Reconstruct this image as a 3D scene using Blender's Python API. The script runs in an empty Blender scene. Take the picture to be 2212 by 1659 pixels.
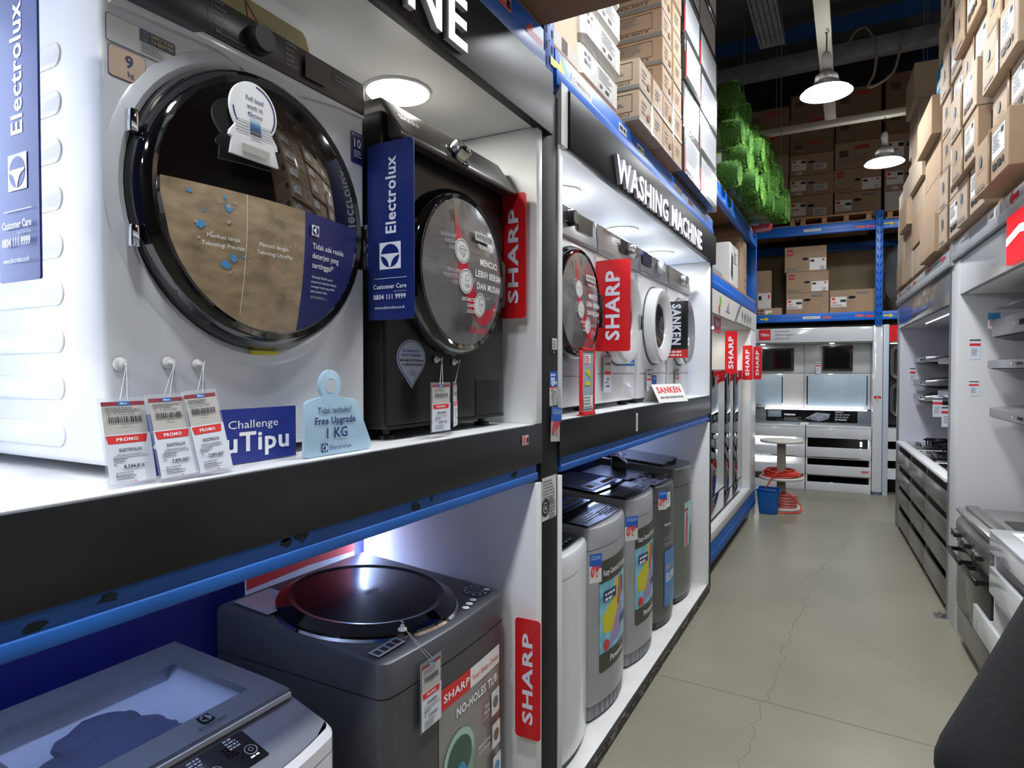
import bpy, bmesh, math, random
from mathutils import Vector, Matrix
random.seed(7)
sc = bpy.context.scene
COL = sc.collection
# ---------------------------------------------------------------- camera, world, exposure
cam_d = bpy.data.cameras.new('camera'); cam = bpy.data.objects.new('camera', cam_d); COL.objects.link(cam)
cam_d.sensor_width = 36.0; cam_d.lens = 1365.0/2212*36.0; cam_d.clip_start = 0.05
cam.location = (0, 0, 1.6)
cam.rotation_euler = (math.radians(90-1.112), 0, math.radians(28.166))
sc.camera = cam
w = bpy.data.worlds.new('world'); sc.world = w; w.use_nodes = True
w.node_tree.nodes['Background'].inputs[0].default_value = (0.75, 0.85, 1.0, 1)
w.node_tree.nodes['Background'].inputs[1].default_value = 0.05
sc.view_settings.view_transform = 'Standard'; sc.view_settings.look = 'None'
sc.view_settings.exposure = 0.0; sc.view_settings.gamma = 1.0
sc.view_settings.use_curve_mapping = False
PEND_W = 9.5        # emission scale of the pendant lamps
BAY1_E, BAY2_E, LED_E, LOW_E = 85.0, 190.0, 24.0, 30.0
# ---------------------------------------------------------------- helpers
def lin(c):
    c /= 255.0
    return c/12.92 if c <= 0.04045 else ((c+0.055)/1.055)**2.4
def rgb(h):
    h = h.lstrip('#'); return (lin(int(h[0:2], 16)), lin(int(h[2:4], 16)), lin(int(h[4:6], 16)), 1)
_M = {}
def M(key, col='#808080', rough=.5, metal=0, spec=.5, es=0, var=None, bump=None, trans=0, alpha=1, coat=0, ior=1.45):
    """var=(scale, amount, stretch) gives the colour a procedural mottling, bump=(scale, strength) a relief"""
    if key in _M: return _M[key]
    m = bpy.data.materials.new(key); m.use_nodes = True; nt = m.node_tree; b = nt.nodes['Principled BSDF']
    c = rgb(col)
    b.inputs['Base Color'].default_value = c; b.inputs['Roughness'].default_value = rough
    b.inputs['Metallic'].default_value = metal; b.inputs['Specular IOR Level'].default_value = spec
    b.inputs['Transmission Weight'].default_value = trans; b.inputs['Alpha'].default_value = alpha
    b.inputs['Coat Weight'].default_value = coat; b.inputs['Coat Roughness'].default_value = .04; b.inputs['IOR'].default_value = ior
    if es: b.inputs['Emission Color'].default_value = c; b.inputs['Emission Strength'].default_value = es
    if var or bump:
        tc = nt.nodes.new('ShaderNodeTexCoord'); mp = nt.nodes.new('ShaderNodeMapping')
        nt.links.new(tc.outputs['Object'], mp.inputs[0])
        if var:
            if len(var) > 2: mp.inputs['Scale'].default_value = var[2]
            n = nt.nodes.new('ShaderNodeTexNoise'); n.inputs['Scale'].default_value = var[0]; n.inputs['Detail'].default_value = 5
            nt.links.new(mp.outputs[0], n.inputs['Vector'])
            r = nt.nodes.new('ShaderNodeMapRange'); r.inputs['From Min'].default_value = .3; r.inputs['From Max'].default_value = .7
            r.inputs['To Min'].default_value = 1-var[1]; r.inputs['To Max'].default_value = 1+var[1]
            nt.links.new(n.outputs['Fac'], r.inputs['Value'])
            x = nt.nodes.new('ShaderNodeVectorMath'); x.operation = 'SCALE'; x.inputs[0].default_value = c[:3]
            nt.links.new(r.outputs[0], x.inputs['Scale']); nt.links.new(x.outputs[0], b.inputs['Base Color'])
        if bump:
            n2 = nt.nodes.new('ShaderNodeTexNoise'); n2.inputs['Scale'].default_value = bump[0]; n2.inputs['Detail'].default_value = 4
            nt.links.new(mp.outputs[0], n2.inputs['Vector'])
            bp = nt.nodes.new('ShaderNodeBump'); bp.inputs['Strength'].default_value = bump[1]; bp.inputs['Distance'].default_value = .01
            nt.links.new(n2.outputs['Fac'], bp.inputs['Height']); nt.links.new(bp.outputs[0], b.inputs['Normal'])
    _M[key] = m
    return m
# common materials
WHITE = M('white_laminate', '#e4e5e6', .35, var=(3, .02)); EDGE = M('white_edging', '#c9c9c6', .45)
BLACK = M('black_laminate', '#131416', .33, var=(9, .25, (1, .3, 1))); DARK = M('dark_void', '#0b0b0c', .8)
BLUE = M('blue_rack_paint', '#0f62c4', .38, var=(4, .12)); NAVY = M('navy_panel', '#10145c', .5, var=(2, .08))
BLUEW = M('worn_blue_paint', '#1a5cae', .5, var=(14, .2, (1, .4, 1)))
KRAFT = M('kraft_board', '#a98f75', .85, var=(5, .07)); KRAFT2 = M('kraft_board_light', '#b5a08a', .8, var=(5, .06)); KRAFT3 = M('kraft_board_dark', '#866a50', .85, var=(4, .08))
TAPE = M('packing_tape', '#a98a68', .22, coat=.4); PAPER = M('white_paper', '#e9e9e6', .6); PAPERG = M('grey_paper', '#c9c8c2', .7)
INK = M('black_ink', '#24242a', .6); GREY = M('grey_ink', '#77787c', .6); LGREY = M('light_grey_ink', '#a9abb0', .6)
RED = M('red_gloss', '#d8232b', .3); REDP = M('red_print', '#d9302f', .5); NAVYP = M('navy_print', '#1d2768', .35); WHITEP = M('white_print', '#f2f3f5', .45)
YEL = M('yellow_tape', '#d9cb1c', .5); BLUEP = M('blue_print', '#1f6fc0', .5); LBLUE = M('light_blue_board', '#abcbe2', .4); GREEN = M('green_print', '#7cb648', .6)
STEEL = M('brushed_steel', '#c9cbce', .25, 1.0); CHROME = M('chrome', '#d8dade', .06, 1.0); GALV = M('galvanised_steel', '#8b8f92', .45, .8, var=(10, .15))
PLASTB = M('black_plastic', '#141416', .3); GLOSSB = M('gloss_black', '#0c0c0e', .06, coat=.5); GLASSD = M('smoked_glass', '#100d0b', .03, spec=.7, coat=1)
CLEAR = M('clear_sleeve', '#dfe6ea', .1, alpha=.16); STRING = M('nylon_string', '#cfd2d4', .4)
PHI = math.radians(3.0)
RB = Matrix.Rotation(PHI, 4, 'Z')
class SH:
    """a flat layout of printed shapes in (u, v) metres; every call lies one thin layer above the last"""
    def __init__(s): s.it = []; s.k = 1
    def add(s, vs, fs, mat, k=None):
        s.it.append((vs, fs, mat, s.k if k is None else k)); s.k += 0 if k is not None else 1
    def poly(s, pts, mat, k=None): s.add(list(pts), [tuple(range(len(pts)))], mat, k)
    def rect(s, a, b, c, d, mat, r=0, k=None):
        if r <= 0: return s.poly([(a, b), (c, b), (c, d), (a, d)], mat, k)
        s.poly(rrect(a, b, c, d, r), mat, k)
    def circ(s, x, y, r, mat, n=32, ry=None, k=None):
        ry = ry or r
        s.poly([(x+r*math.cos(2*math.pi*i/n), y+ry*math.sin(2*math.pi*i/n)) for i in range(n)], mat, k)
    def ring(s, x, y, r0, r1, mat, n=32, a0=0, a1=360, k=None):
        vs = []; fs = []; full = abs(a1-a0) >= 360; q = n if full else n+1
        for i in range(q):
            t = math.radians(a0+(a1-a0)*i/n)
            vs += [(x+r0*math.cos(t), y+r0*math.sin(t)), (x+r1*math.cos(t), y+r1*math.sin(t))]
        for i in range(n):
            j = (i+1) % q; fs.append((2*i, 2*i+1, 2*j+1, 2*j))
        s.add(vs, fs, mat, k)
    def line(s, pts, wd, mat, k=None):
        for (a, b), (c, d) in zip(pts, pts[1:]):
            L = math.hypot(c-a, d-b) or 1; nx, ny = -(d-b)/L*wd/2, (c-a)/L*wd/2
            s.poly([(a-nx, b-ny), (c-nx, d-ny), (c+nx, d+ny), (a+nx, b+ny)], mat, s.k if k is None else k)
        if k is None: s.k += 1
    def text(s, t, u, v, h, mat, al='C', b=0, sx=1, fit=None, rot=0, shear=0, k=None):
        vs, fs, x0, x1 = glyphs(t, b, shear)
        f = sx*h
        if fit: f = fit/(x1-x0)
        off = {'L': x0, 'C': (x0+x1)/2, 'R': x1}[al]; ca, sa = math.cos(math.radians(rot)), math.sin(math.radians(rot))
        out = []
        for x, y in vs:
            X, Y = (x-off)*f, y*h
            out.append((u+X*ca-Y*sa, v+X*sa+Y*ca))
        s.add(out, fs, mat, k)
    def micro(s, u, v, wd, n, h, mat, gap=1.9, al='L', rnd=.35):
        rs = random.Random(int(u*9e4)+n)
        for i in range(n):
            L = wd*(1-rnd*rs.random()); a = u if al == 'L' else (u-L/2 if al == 'C' else u-L)
            y = v-i*h*gap; x = a
            while x < a+L:
                q = h*(.9+2.2*rs.random()); s.rect(x, y-h, min(x+q, a+L), y, mat, k=s.k); x += q+h*.55
        s.k += 1
    def bars(s, u, v, wd, h, mat, n=26):
        rs = random.Random(n+int(u*1e4)); x = u
        while x < u+wd:
            q = wd/n*(.3+rs.random()); s.rect(x, v, min(x+q, u+wd), v+h, mat, k=s.k); x += q+wd/n*(.3+.7*rs.random())
        s.k += 1
def rrect(a, b, c, d, r, n=5):
    p = []
    for cx, cy, t0 in ((c-r, b+r, -90), (c-r, d-r, 0), (a+r, d-r, 90), (a+r, b+r, 180)):
        for i in range(n+1):
            t = math.radians(t0+90*i/n); p.append((cx+r*math.cos(t), cy+r*math.sin(t)))
    return p
_G = {}
def glyphs(t, b=0, shear=0):
    """outline of a line of text in the built-in font as flat faces, cap height 1"""
    key = (t, b, shear)
    if key in _G: return _G[key]
    cu = bpy.data.curves.new('t', 'FONT'); cu.body = t; cu.resolution_u = 2; cu.offset = b*.1; cu.shear = shear
    if b: cu.space_character = 1.0+b*.35
    o = bpy.data.objects.new('t', cu)
    me = bpy.data.meshes.new_from_object(o)
    s = 1/.729
    vs = [(v.co.x*s, v.co.y*s) for v in me.vertices]; fs = [tuple(p.vertices) for p in me.polygons]
    bpy.data.objects.remove(o); bpy.data.curves.remove(cu); bpy.data.meshes.remove(me)
    xs = [x for x, y in vs] or [0, 1]
    _G[key] = (vs, fs, min(xs), max(xs))
    return _G[key]
def V3(*a): return Vector(a)
LX = (Vector((0, 1, 0)), Vector((0, 0, 1)))      # sheet facing +x (left rack fronts)
BX = (Vector((1, 0, 0)), Vector((0, 0, 1)))      # sheet facing -y
RX = (Vector((0, -1, 0)), Vector((0, 0, 1)))     # sheet facing -x (right rack fronts)
TX = (Vector((0, 1, 0)), Vector((-1, 0, 0)))     # sheet lying face up, read from the aisle on +x
class MB:
    def __init__(s): s.v = []; s.f = []; s.mi = []; s.mats = []
    def _m(s, mat):
        if mat not in s.mats: s.mats.append(mat)
        return s.mats.index(mat)
    def add(s, vs, fs, mat):
        o = len(s.v); i = s._m(mat); s.v += [tuple(p) for p in vs]
        s.f += [tuple(o+k for k in f) for f in fs]; s.mi += [i]*len(fs); return s
    def box(s, x0, x1, y0, y1, z0, z1, mat, bev=0, seg=2, jit=None):
        vs = [(x, y, z) for x in (x0, x1) for y in (y0, y1) for z in (z0, z1)]
        if jit: vs = [tuple(c+random.uniform(-jit, jit) for c in p) for p in vs]
        fs = [(0, 1, 3, 2), (4, 6, 7, 5), (0, 4, 5, 1), (2, 3, 7, 6), (0, 2, 6, 4), (1, 5, 7, 3)]
        if not bev: return s.add(vs, fs, mat)
        bm = bmesh.new(); bv = [bm.verts.new(p) for p in vs]
        for f in fs: bm.faces.new([bv[k] for k in f])
        bmesh.ops.bevel(bm, geom=bm.edges[:], offset=bev, segments=seg, affect='EDGES', profile=.5)
        return s.bm(bm, mat)
    def bm(s, bm, mat):
        bm.verts.index_update()
        s.add([v.co.copy() for v in bm.verts], [tuple(v.index for v in f.verts) for f in bm.faces], mat); bm.free(); return s
    def prism(s, pts, O, U, V, d, mat, bev=0, caps=True):
        O, U, V = Vector(O), Vector(U), Vector(V); d = Vector(d); n = len(pts)
        A = [O+U*a+V*b for a, b in pts]; B = [p+d for p in A]
        fs = [(i, (i+1) % n, n+(i+1) % n, n+i) for i in range(n)]
        if U.cross(V).dot(d) < 0: fs = [f[::-1] for f in fs]; cap = [tuple(range(n)), tuple(range(2*n-1, n-1, -1))]
        else: cap = [tuple(range(n-1, -1, -1)), tuple(range(n, 2*n))]
        if caps: fs += cap
        if not bev: return s.add(A+B, fs, mat)
        bm = bmesh.new(); bv = [bm.verts.new(p) for p in A+B]
        for f in fs: bm.faces.new([bv[k] for k in f])
        bm.normal_update()
        es = [e for e in bm.edges if len(e.link_faces) == 2 and e.calc_face_angle(0) > .5]
        bmesh.ops.bevel(bm, geom=es, offset=bev, segments=2, affect='EDGES', profile=.5)
        return s.bm(bm, mat)
    def lathe(s, prof, O, axis, mat, n=32, cap0=False, cap1=False):
        O = Vector(O); a = Vector(axis).normalized(); t = Vector((0, 0, 1)) if abs(a.z) < .9 else Vector((1, 0, 0))
        u = a.cross(t).normalized(); w_ = a.cross(u); vs = []; m = len(prof)
        for r, h in prof:
            for i in range(n):
                q = 2*math.pi*i/n; vs.append(O+a*h+(u*math.cos(q)+w_*math.sin(q))*r)
        fs = [(j*n+i, j*n+(i+1) % n, (j+1)*n+(i+1) % n, (j+1)*n+i) for j in range(m-1) for i in range(n)]
        if cap0: fs.append(tuple(range(n-1, -1, -1)))
        if cap1: fs.append(tuple((m-1)*n+i for i in range(n)))
        return s.add(vs, fs, mat)
    def cyl(s, p0, p1, r0, mat, r1=None, n=20):
        p0, p1 = Vector(p0), Vector(p1); r1 = r0 if r1 is None else r1
        return s.lathe([(r0, 0), (r1, (p1-p0).length)], p0, p1-p0, mat, n, True, True)
    def tube(s, pts, r, mat, n=8, closed=False):
        P = [Vector(p) for p in pts]; m = len(P); vs = []; fs = []; up = None
        for i, p in enumerate(P):
            t = (P[(i+1) % m]-P[i-1]) if closed else (P[min(i+1, m-1)]-P[max(i-1, 0)])
            t.normalize()
            if up is None: up = t.orthogonal().normalized()
            a = (up-t*up.dot(t)).normalized(); up = a; b = t.cross(a)
            rr = r[i] if isinstance(r, (list, tuple)) else r
            vs += [p+(a*math.cos(2*math.pi*k/n)+b*math.sin(2*math.pi*k/n))*rr for k in range(n)]
        for i in range(m if closed else m-1):
            j = (i+1) % m
            fs += [(i*n+k, i*n+(k+1) % n, j*n+(k+1) % n, j*n+k) for k in range(n)]
        if not closed: fs += [tuple(range(n-1, -1, -1)), tuple((m-1)*n+k for k in range(n))]
        return s.add(vs, fs, mat)
    def ball(s, c, r, mat, n=12, sq=(1, 1, 1)):
        bm = bmesh.new(); bmesh.ops.create_icosphere(bm, subdivisions=2 if n < 16 else 3, radius=r)
        for v in bm.verts: v.co = Vector((v.co.x*sq[0], v.co.y*sq[1], v.co.z*sq[2]))+Vector(c)
        return s.bm(bm, mat)
    def sheet(s, sh, O, ax=LX, fn=None, eps=.0005, flip=False):
        O = Vector(O); U, V = Vector(ax[0]), Vector(ax[1]); N = U.cross(V).normalized()
        for vs, fs, mat, k in sh.it:
            if fn:
                if len(vs) > 24 or len(fs) > 1: pass
                P = [fn(a, b)+N*(k*eps) for a, b in vs]
            else: P = [O+U*a+V*b+N*(k*eps) for a, b in vs]
            s.add(P, fs, mat)
        return s
    def mesh(s, name):
        me = bpy.data.meshes.new(name); me.from_pydata(s.v, [], s.f); me.validate(clean_customdata=False)
        for m in s.mats: me.materials.append(m)
        if len(me.polygons) == len(s.mi): me.polygons.foreach_set('material_index', s.mi)
        else:
            ks = {}
            for f, i in zip(s.f, s.mi): ks[frozenset(f)] = i
            for p in me.polygons: p.material_index = ks.get(frozenset(p.vertices), 0)
        me.polygons.foreach_set('use_smooth', [True]*len(me.polygons)); me.set_sharp_from_angle(angle=math.radians(32)); me.update()
        return me
    def part(s, name, parent, label=None, stuff=False):
        """a child of parent; the geometry is given in the same frame as the parent's location"""
        loc = parent.get('_o', (0, 0, 0)); s.v = [(x-loc[0], y-loc[1], z-loc[2]) for x, y, z in s.v]
        o = bpy.data.objects.new(name, s.mesh(name)); COL.objects.link(o); o.parent = parent
        o['_o'] = list(loc)
        if label: o['label'] = label
        if stuff: o['kind'] = 'stuff'
        return o
    def thing(s, name, label, cat, loc=(0, 0, 0), group=None, B=False, rz=0):
        """a top-level thing that is one mesh"""
        s.v = [(x-loc[0], y-loc[1], z-loc[2]) for x, y, z in s.v]
        o = bpy.data.objects.new(name, s.mesh(name)); COL.objects.link(o); place(o, loc, B, rz); tag(o, label, cat, group); o['_o'] = list(loc)
        return o
    def struct(s, name, B=False):
        o = bpy.data.objects.new(name, s.mesh(name)); COL.objects.link(o); o['kind'] = 'structure'; o['category'] = name.split('_')[0]
        if B: o.rotation_euler.z = PHI
        return o
def place(o, loc, B=False, rz=0):
    p = Vector(loc)
    if B: p = RB @ p; rz += PHI
    o.location = p; o.rotation_euler = (0, 0, rz)
def tag(o, label, cat, group=None):
    o['label'] = label; o['category'] = cat
    if group: o['group'] = group
def thing(name, label, cat, loc=(0, 0, 0), group=None, B=False, rz=0):
    o = bpy.data.objects.new(name, None); COL.objects.link(o); o.empty_display_size = .1
    place(o, loc, B, rz); tag(o, label, cat, group); o['_o'] = list(loc)
    return o
def dup(root, loc, label=None, group=None, B=False, rz=0):
    r = root.copy(); COL.objects.link(r); place(r, loc, B, rz)
    if label: r['label'] = label
    if group: r['group'] = group
    for ch in list(root.children):
        c = ch.copy(); COL.objects.link(c); c.parent = r
        for g in list(ch.children):
            d = g.copy(); COL.objects.link(d); d.parent = c
    return r
def emblem(sh, cx, cy, s, fg, bg, rot=0):
    """square mark with a disc cut by a T of two curves"""
    sh.rect(cx-s/2, cy-s/2, cx+s/2, cy+s/2, fg); sh.circ(cx, cy, s*.43, bg)
    P = [(-.425, .07), (.425, .07)]
    for i in range(9): t = i/8; P.append((.41*(1-t)**2+.10*2*t*(1-t)+.035*t*t, .0*(1-t)**2-.05*2*t*(1-t)-.42*t*t))
    P += [(-x, y) for x, y in P[:1:-1]]
    ca, sa = math.cos(math.radians(rot)), math.sin(math.radians(rot))
    sh.poly([(cx+s*(x*ca-y*sa), cy+s*(x*sa+y*ca)) for x, y in P], fg)
def ordn(i): return ['first', 'second', 'third', 'fourth', 'fifth', 'sixth', 'seventh', 'eighth', 'ninth', 'tenth', 'eleventh', 'twelfth'][i]
# ---------------------------------------------------------------- room shell
CONC = M('polished_concrete', '#8b8776', .32, var=(1.6, .09), bump=(30, .05))
CRACK = M('concrete_joint', '#6f6c62', .8); FOIL = M('roof_foil', '#9a9da3', .45, .4, bump=(9, .8), var=(2, .3))
WALLM = M('dark_store_wall', '#4b4640', .8, var=(2, .15))
mb = MB(); mb.box(-4, 5, -4, 13, -.1, 0, CONC); fl = mb.struct('floor')
sh = SH()
sh.line([(-.9, 3.28), (-.3, 3.25), (.35, 3.2), (.85, 3.17)], .007, CRACK)
rs = random.Random(3)
def crack(a, b, n, j, wd):
    P = [(a[0]+(b[0]-a[0])*i/n+rs.uniform(-j, j)*(0 < i < n), a[1]+(b[1]-a[1])*i/n) for i in range(n+1)]
    sh.line(P, wd, CRACK)
crack((-.42, 1.9), (-.26, 5.1), 60, .022, .0028); crack((-.05, 4.4), (.35, 3.9), 24, .012, .002); crack((-.3, 5.2), (.1, 7.2), 40, .03, .0025)
crack((.15, 2.2), (.4, 3.2), 24, .015, .002)
MB().sheet(sh, (0, 0, 0), ((1, 0, 0), (0, 1, 0)), eps=.0004).struct('trim_1')
MB().box(-4, 5, -4, 13, 6.6, 6.7, FOIL).struct('ceiling')
MB().box(-4.1, -4, -4, 13, 0, 6.6, WALLM).struct('wall_left'); MB().box(5, 5.1, -4, 13, 0, 6.6, WALLM).struct('wall_right')
MB().box(-4, 5, 13, 13.1, 0, 6.6, WALLM).struct('wall_back'); MB().box(-4, 5, -4.1, -4, 0, 6.6, WALLM).struct('wall_front')
# ---------------------------------------------------------------- left display rack, bays one and two
LEDM = M('led_tube_glow', '#c3d6ff', es=LED_E); DISC1 = M('downlight_glow_warm', '#fffdf4', es=BAY1_E); DISC2 = M('downlight_glow', '#fbfdff', es=BAY2_E)
LOWM = M('led_tube_dim', '#b9ccff', es=LOW_E); LOWD = M('led_tube_faint', '#b9ccff', es=LOW_E*.4)
FX = -.90
def bay(y0, y1, label, hdr_y, pl, pr):
    """white lined display bay on the rack: two decks, header, side panels, black fascia"""
    t = thing('display_bay', label, 'display shelf', (-1.3, (y0+y1)/2, 0), 'washing machine display bays')
    MB().box(-1.66, FX-.004, y0, y1, 1.395, 1.43, WHITE).part('upper_deck', t)
    MB().box(FX-.004, FX+.008, y0, y1, 1.30, 1.4285, BLACK, .002).part('fascia', t)
    MB().box(-1.66, FX-.004, y0, y1, 2.39, 2.42, WHITE).part('canopy', t)
    MB().box(FX-.01, FX+.022, hdr_y[0], hdr_y[1], 2.386, 2.588, M('header_gloss', '#141519', .42, spec=.14, var=(12, .3, (1, .3, 1))), .002).part('header', t, 'glossy black header board')
    MB().box(-1.68, -1.66, y0, y1, 1.43, 2.39, WHITE).part('back_panel', t)
    MB().box(-1.64, -1.62, y0, y1, .06, 1.30, NAVY).part('back_panel', t, 'navy blue lower back panel')
    for a, b in (pl, pr):
        if b > a:
            m = MB().box(-1.66, FX+.004, a, b, 1.43, 2.388, WHITE, .001); m.part('side_panel', t)
            m = MB().box(-1.62, FX+.004, a, b, .055, 1.235, WHITE, .001); m.part('side_panel', t)
    MB().box(-1.64, FX-.001, y0, y1, .03, .055, M('scuffed_white', '#e2e2df', .4, var=(6, .06))).part('platform', t)
    m = MB().box(FX-.02, FX+.012, y0, y1, 0, .052, M('chipped_black', '#26231f', .6, var=(30, .5, (1, .25, 2))))
    q = SH(); r_ = random.Random(11)
    for i in range(190):
        yy = r_.uniform(y0+.02, y1-.06); zz = .05*r_.random()**.6; L = r_.uniform(.008, .06); hh = r_.uniform(.0015, .006)
        q.poly([(yy, zz), (yy+L, zz+hh*.5), (yy+L*.9, zz+hh), (yy+.004, zz+hh*.7)], EDGE, k=1)
    m.sheet(q, (FX+.012, 0, 0)); m.part('plinth', t, 'chipped black plinth')
    return t
bay1 = bay(-.75, 1.88, 'brightly lit white display bay nearest the viewer, holding the large white and dark front loaders', (-.7, 1.93), (-.75, -.72), (1.842, 1.882))
bay2 = bay(2.02, 4.71, 'bright white display bay beyond the black post, four front loaders above five top loaders', (2.075, 4.815), (2.02, 2.05), (4.685, 4.715))
MB().box(-1.66, FX+.012, 2.02, 2.076, 2.388, 2.60, EDGE).part('header_return', bay2)
# lamps of the bays
for by, ys, dm in ((bay1, (-.1, 1.43), DISC1), (bay2, (2.55, 3.4, 4.2), DISC2)):
    for y in ys:
        MB().cyl((-1.13, y, 2.3895), (-1.13, y, 2.384), .088, dm, n=36).part('downlight', by, 'glowing round downlight')
        MB().lathe([(.088, .0), (.094, 0), (.094, .006), (.088, .008)], (-1.13, y, 2.383), (0, 0, 1), EDGE, 36).part('downlight_rim', by)
for by, ys in ((bay1, (.25,)), (bay2, (2.09, 4.64))):
    for y in ys: MB().cyl((-1.63, y, 1.47), (-1.63, y, 2.36), .014, LEDM, n=10).part('led_tube', by, 'upright glowing tube in the upper corner')
MB().cyl((-1.60, 4.25, 1.285), (-1.60, 4.66, 1.285), .012, LOWM, n=10).part('led_tube', bay2, 'added glowing tube hidden under the deck')  # unseen tube added to throw bluish light on the end panel
MB().cyl((-1.2, .0, 1.285), (-1.2, 1.0, 1.285), .010, LOWM, n=10).part('led_tube', bay1, 'added glowing tube hidden under the deck')  # unseen tube added to brighten the tub of the glass lidded washer
for by, ys in ((bay1, (1.815,)),):
    for y in ys: MB().cyl((-1.585, y, .2), (-1.585, y, 1.2), .012, LOWM, n=10).part('led_tube', by, 'upright glowing tube in the lower corner')
q = SH(); q.rect(0, 0, .475, .8, WHITEP); q.poly([(0, .535), (.25, .545), (.475, .538), (.475, .8), (0, .8)], REDP)
MB().box(-1.618, -1.612, 1.30, 1.775, .40, 1.20, PAPER).sheet(q, (-1.612, 1.30, .40)).part('back_board', bay1, 'red and white printed board')
# raised letters on the headers
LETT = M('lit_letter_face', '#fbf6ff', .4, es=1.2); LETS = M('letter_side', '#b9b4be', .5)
def raised(t, y0, y1, z, h, x, parent):
    q = SH(); q.text(t, 0, 0, h, LETT, 'L', b=.2, fit=y1-y0)
    vs, fs, mt, k = q.it[0]; U, W = LX
    lab = list(range(len(vs)))          # group the faces letter by letter, then build each letter as a part
    def root(i):
        while lab[i] != i: lab[i] = lab[lab[i]]; i = lab[i]
        return i
    for f in fs:
        for i in f[1:]: lab[root(i)] = root(f[0])
    groups = {}
    for f in fs: groups.setdefault(root(f[0]), []).append(f)
    for g in groups.values():
        ids = sorted({i for f in g for i in f}); ix = {i: k for k, i in enumerate(ids)}; gf = [tuple(ix[i] for i in f) for f in g]
        P = [Vector((x, y0, z))+U*vs[i][0]+W*vs[i][1] for i in ids]; F = [p+Vector((.016, 0, 0)) for p in P]; n = len(P); ed = {}
        for f in gf:
            for i in range(len(f)): ed[(f[i], f[(i+1) % len(f)])] = 1
        m = MB(); m.add(F, gf, LETT); m.add(P+F, [(a, b, n+b, n+a) for a, b in ed if (b, a) not in ed], LETS); m.part('raised_letter', parent, 'white raised letter')
raised('WASHING MACHINE', 2.535, 4.24, 2.398, .112, FX+.022, bay2)
raised('WASHING MACHINE', -.55, 1.372, 2.410, .128, FX+.022, bay1)
# small stickers of the fascia
def sticker(name, label, cat, sh, O, ax=LX, w=None, group=None, B=False, back=PAPER):
    m = MB().sheet(sh, O, ax, eps=.0006); return m.thing(name, label, cat, O, group, B)
q = SH(); q.rect(0, 0, .045, .03, M('pink_label', '#d9a9ab', .6)); q.micro(.004, .026, .022, 4, .003, REDP); q.rect(.03, .006, .041, .022, INK)
sticker('price_sticker', 'small pink barcode sticker on the black fascia near the post', 'sticker', q, (FX+.0085, 1.73, 1.372))
q = SH(); q.rect(0, 0, .062, .06, PAPER); q.text('B1000302', .045, .004, .013, INK, 'L', rot=90, fit=.05)
q = SH(); q.rect(0, 0, .03, .085, PAPER); q.text('B1000302', .021, .008, .013, INK, 'L', rot=90, fit=.068); q.micro(.006, .07, .006, 6, .003, INK, 3)
sticker('location_label', 'white upright location label on the black fascia of the far bay', 'label', q, (FX+.0085, 2.905, 1.318))
# blue deck beams of the rack below the fascias, worn
def rack_beam(y0, y1, z0, z1, x, label, mat=BLUE, B=False, step=True, grp='blue rack beams', worn=0):
    m = MB()
    prof = [(x-.05, z0), (x, z0), (x, z0+(z1-z0)*.42), (x-.006, z0+(z1-z0)*.46), (x-.006, z1), (x-.05, z1)] if step else [(x-.05, z0), (x, z0), (x, z1), (x-.05, z1)]
    m.prism(prof, (0, y0, 0), (1, 0, 0), (0, 0, 1), (0, y1-y0, 0), mat, .003)
    if worn:
        q = SH(); r_ = random.Random(worn); DT = M('dirt_patch', '#243138', .8)
        for i in range(16):
            yy = r_.uniform(y0+.1, y1-.1); L = r_.uniform(.01, .05); zt = (z1-z0)*r_.uniform(.5, .92); hh = r_.uniform(.006, .014)
            q.poly([(yy+L*.5*math.cos(a)*r_.uniform(.5, 1.2), zt+hh*math.sin(a)*r_.uniform(.4, 1.1)) for a in [i*.7 for i in range(9)]], DT, k=1)
        m.sheet(q, (x-.0055, 0, z0))
    return m.thing('rack_beam', label, 'rack beam', (x-.02, (y0+y1)/2, z0), grp, B)
rack_beam(-.75, 1.86, 1.246, 1.302, FX+.002, 'worn blue rack beam under the black fascia nearest the viewer', BLUEW, worn=5)
rack_beam(2.05, 4.70, 1.245, 1.30, FX+.002, 'blue rack beam under the far bay\'s black fascia, above the top loaders', BLUEW, worn=0)
rack_beam(-.75, 1.90, 2.60, 2.725, FX+.008, 'blue rack beam above the header at the top left, with a red arrow', BLUE)
rack_beam(1.99, 4.79, 2.585, 2.708, FX+.008, 'blue rack beam with labels above the washing machine sign', BLUE)
def post(y0, y1, label, z1):
    m = MB().box(-.99, FX-.0, y0, y1, 0, z1, M('post_cladding', '#272727', .55, spec=.15, var=(7, .15, (1, 1, .2))), .002)
    return m.thing('rack_post_cladding', label, 'post', (-.94, (y0+y1)/2, 0))
post(1.884, 2.018, 'black clad post between the near and far washing machine bays', 2.545)
post(4.717, 4.80, 'narrow dark clad post at the far end of the washing machine bays', 2.386)
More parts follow.
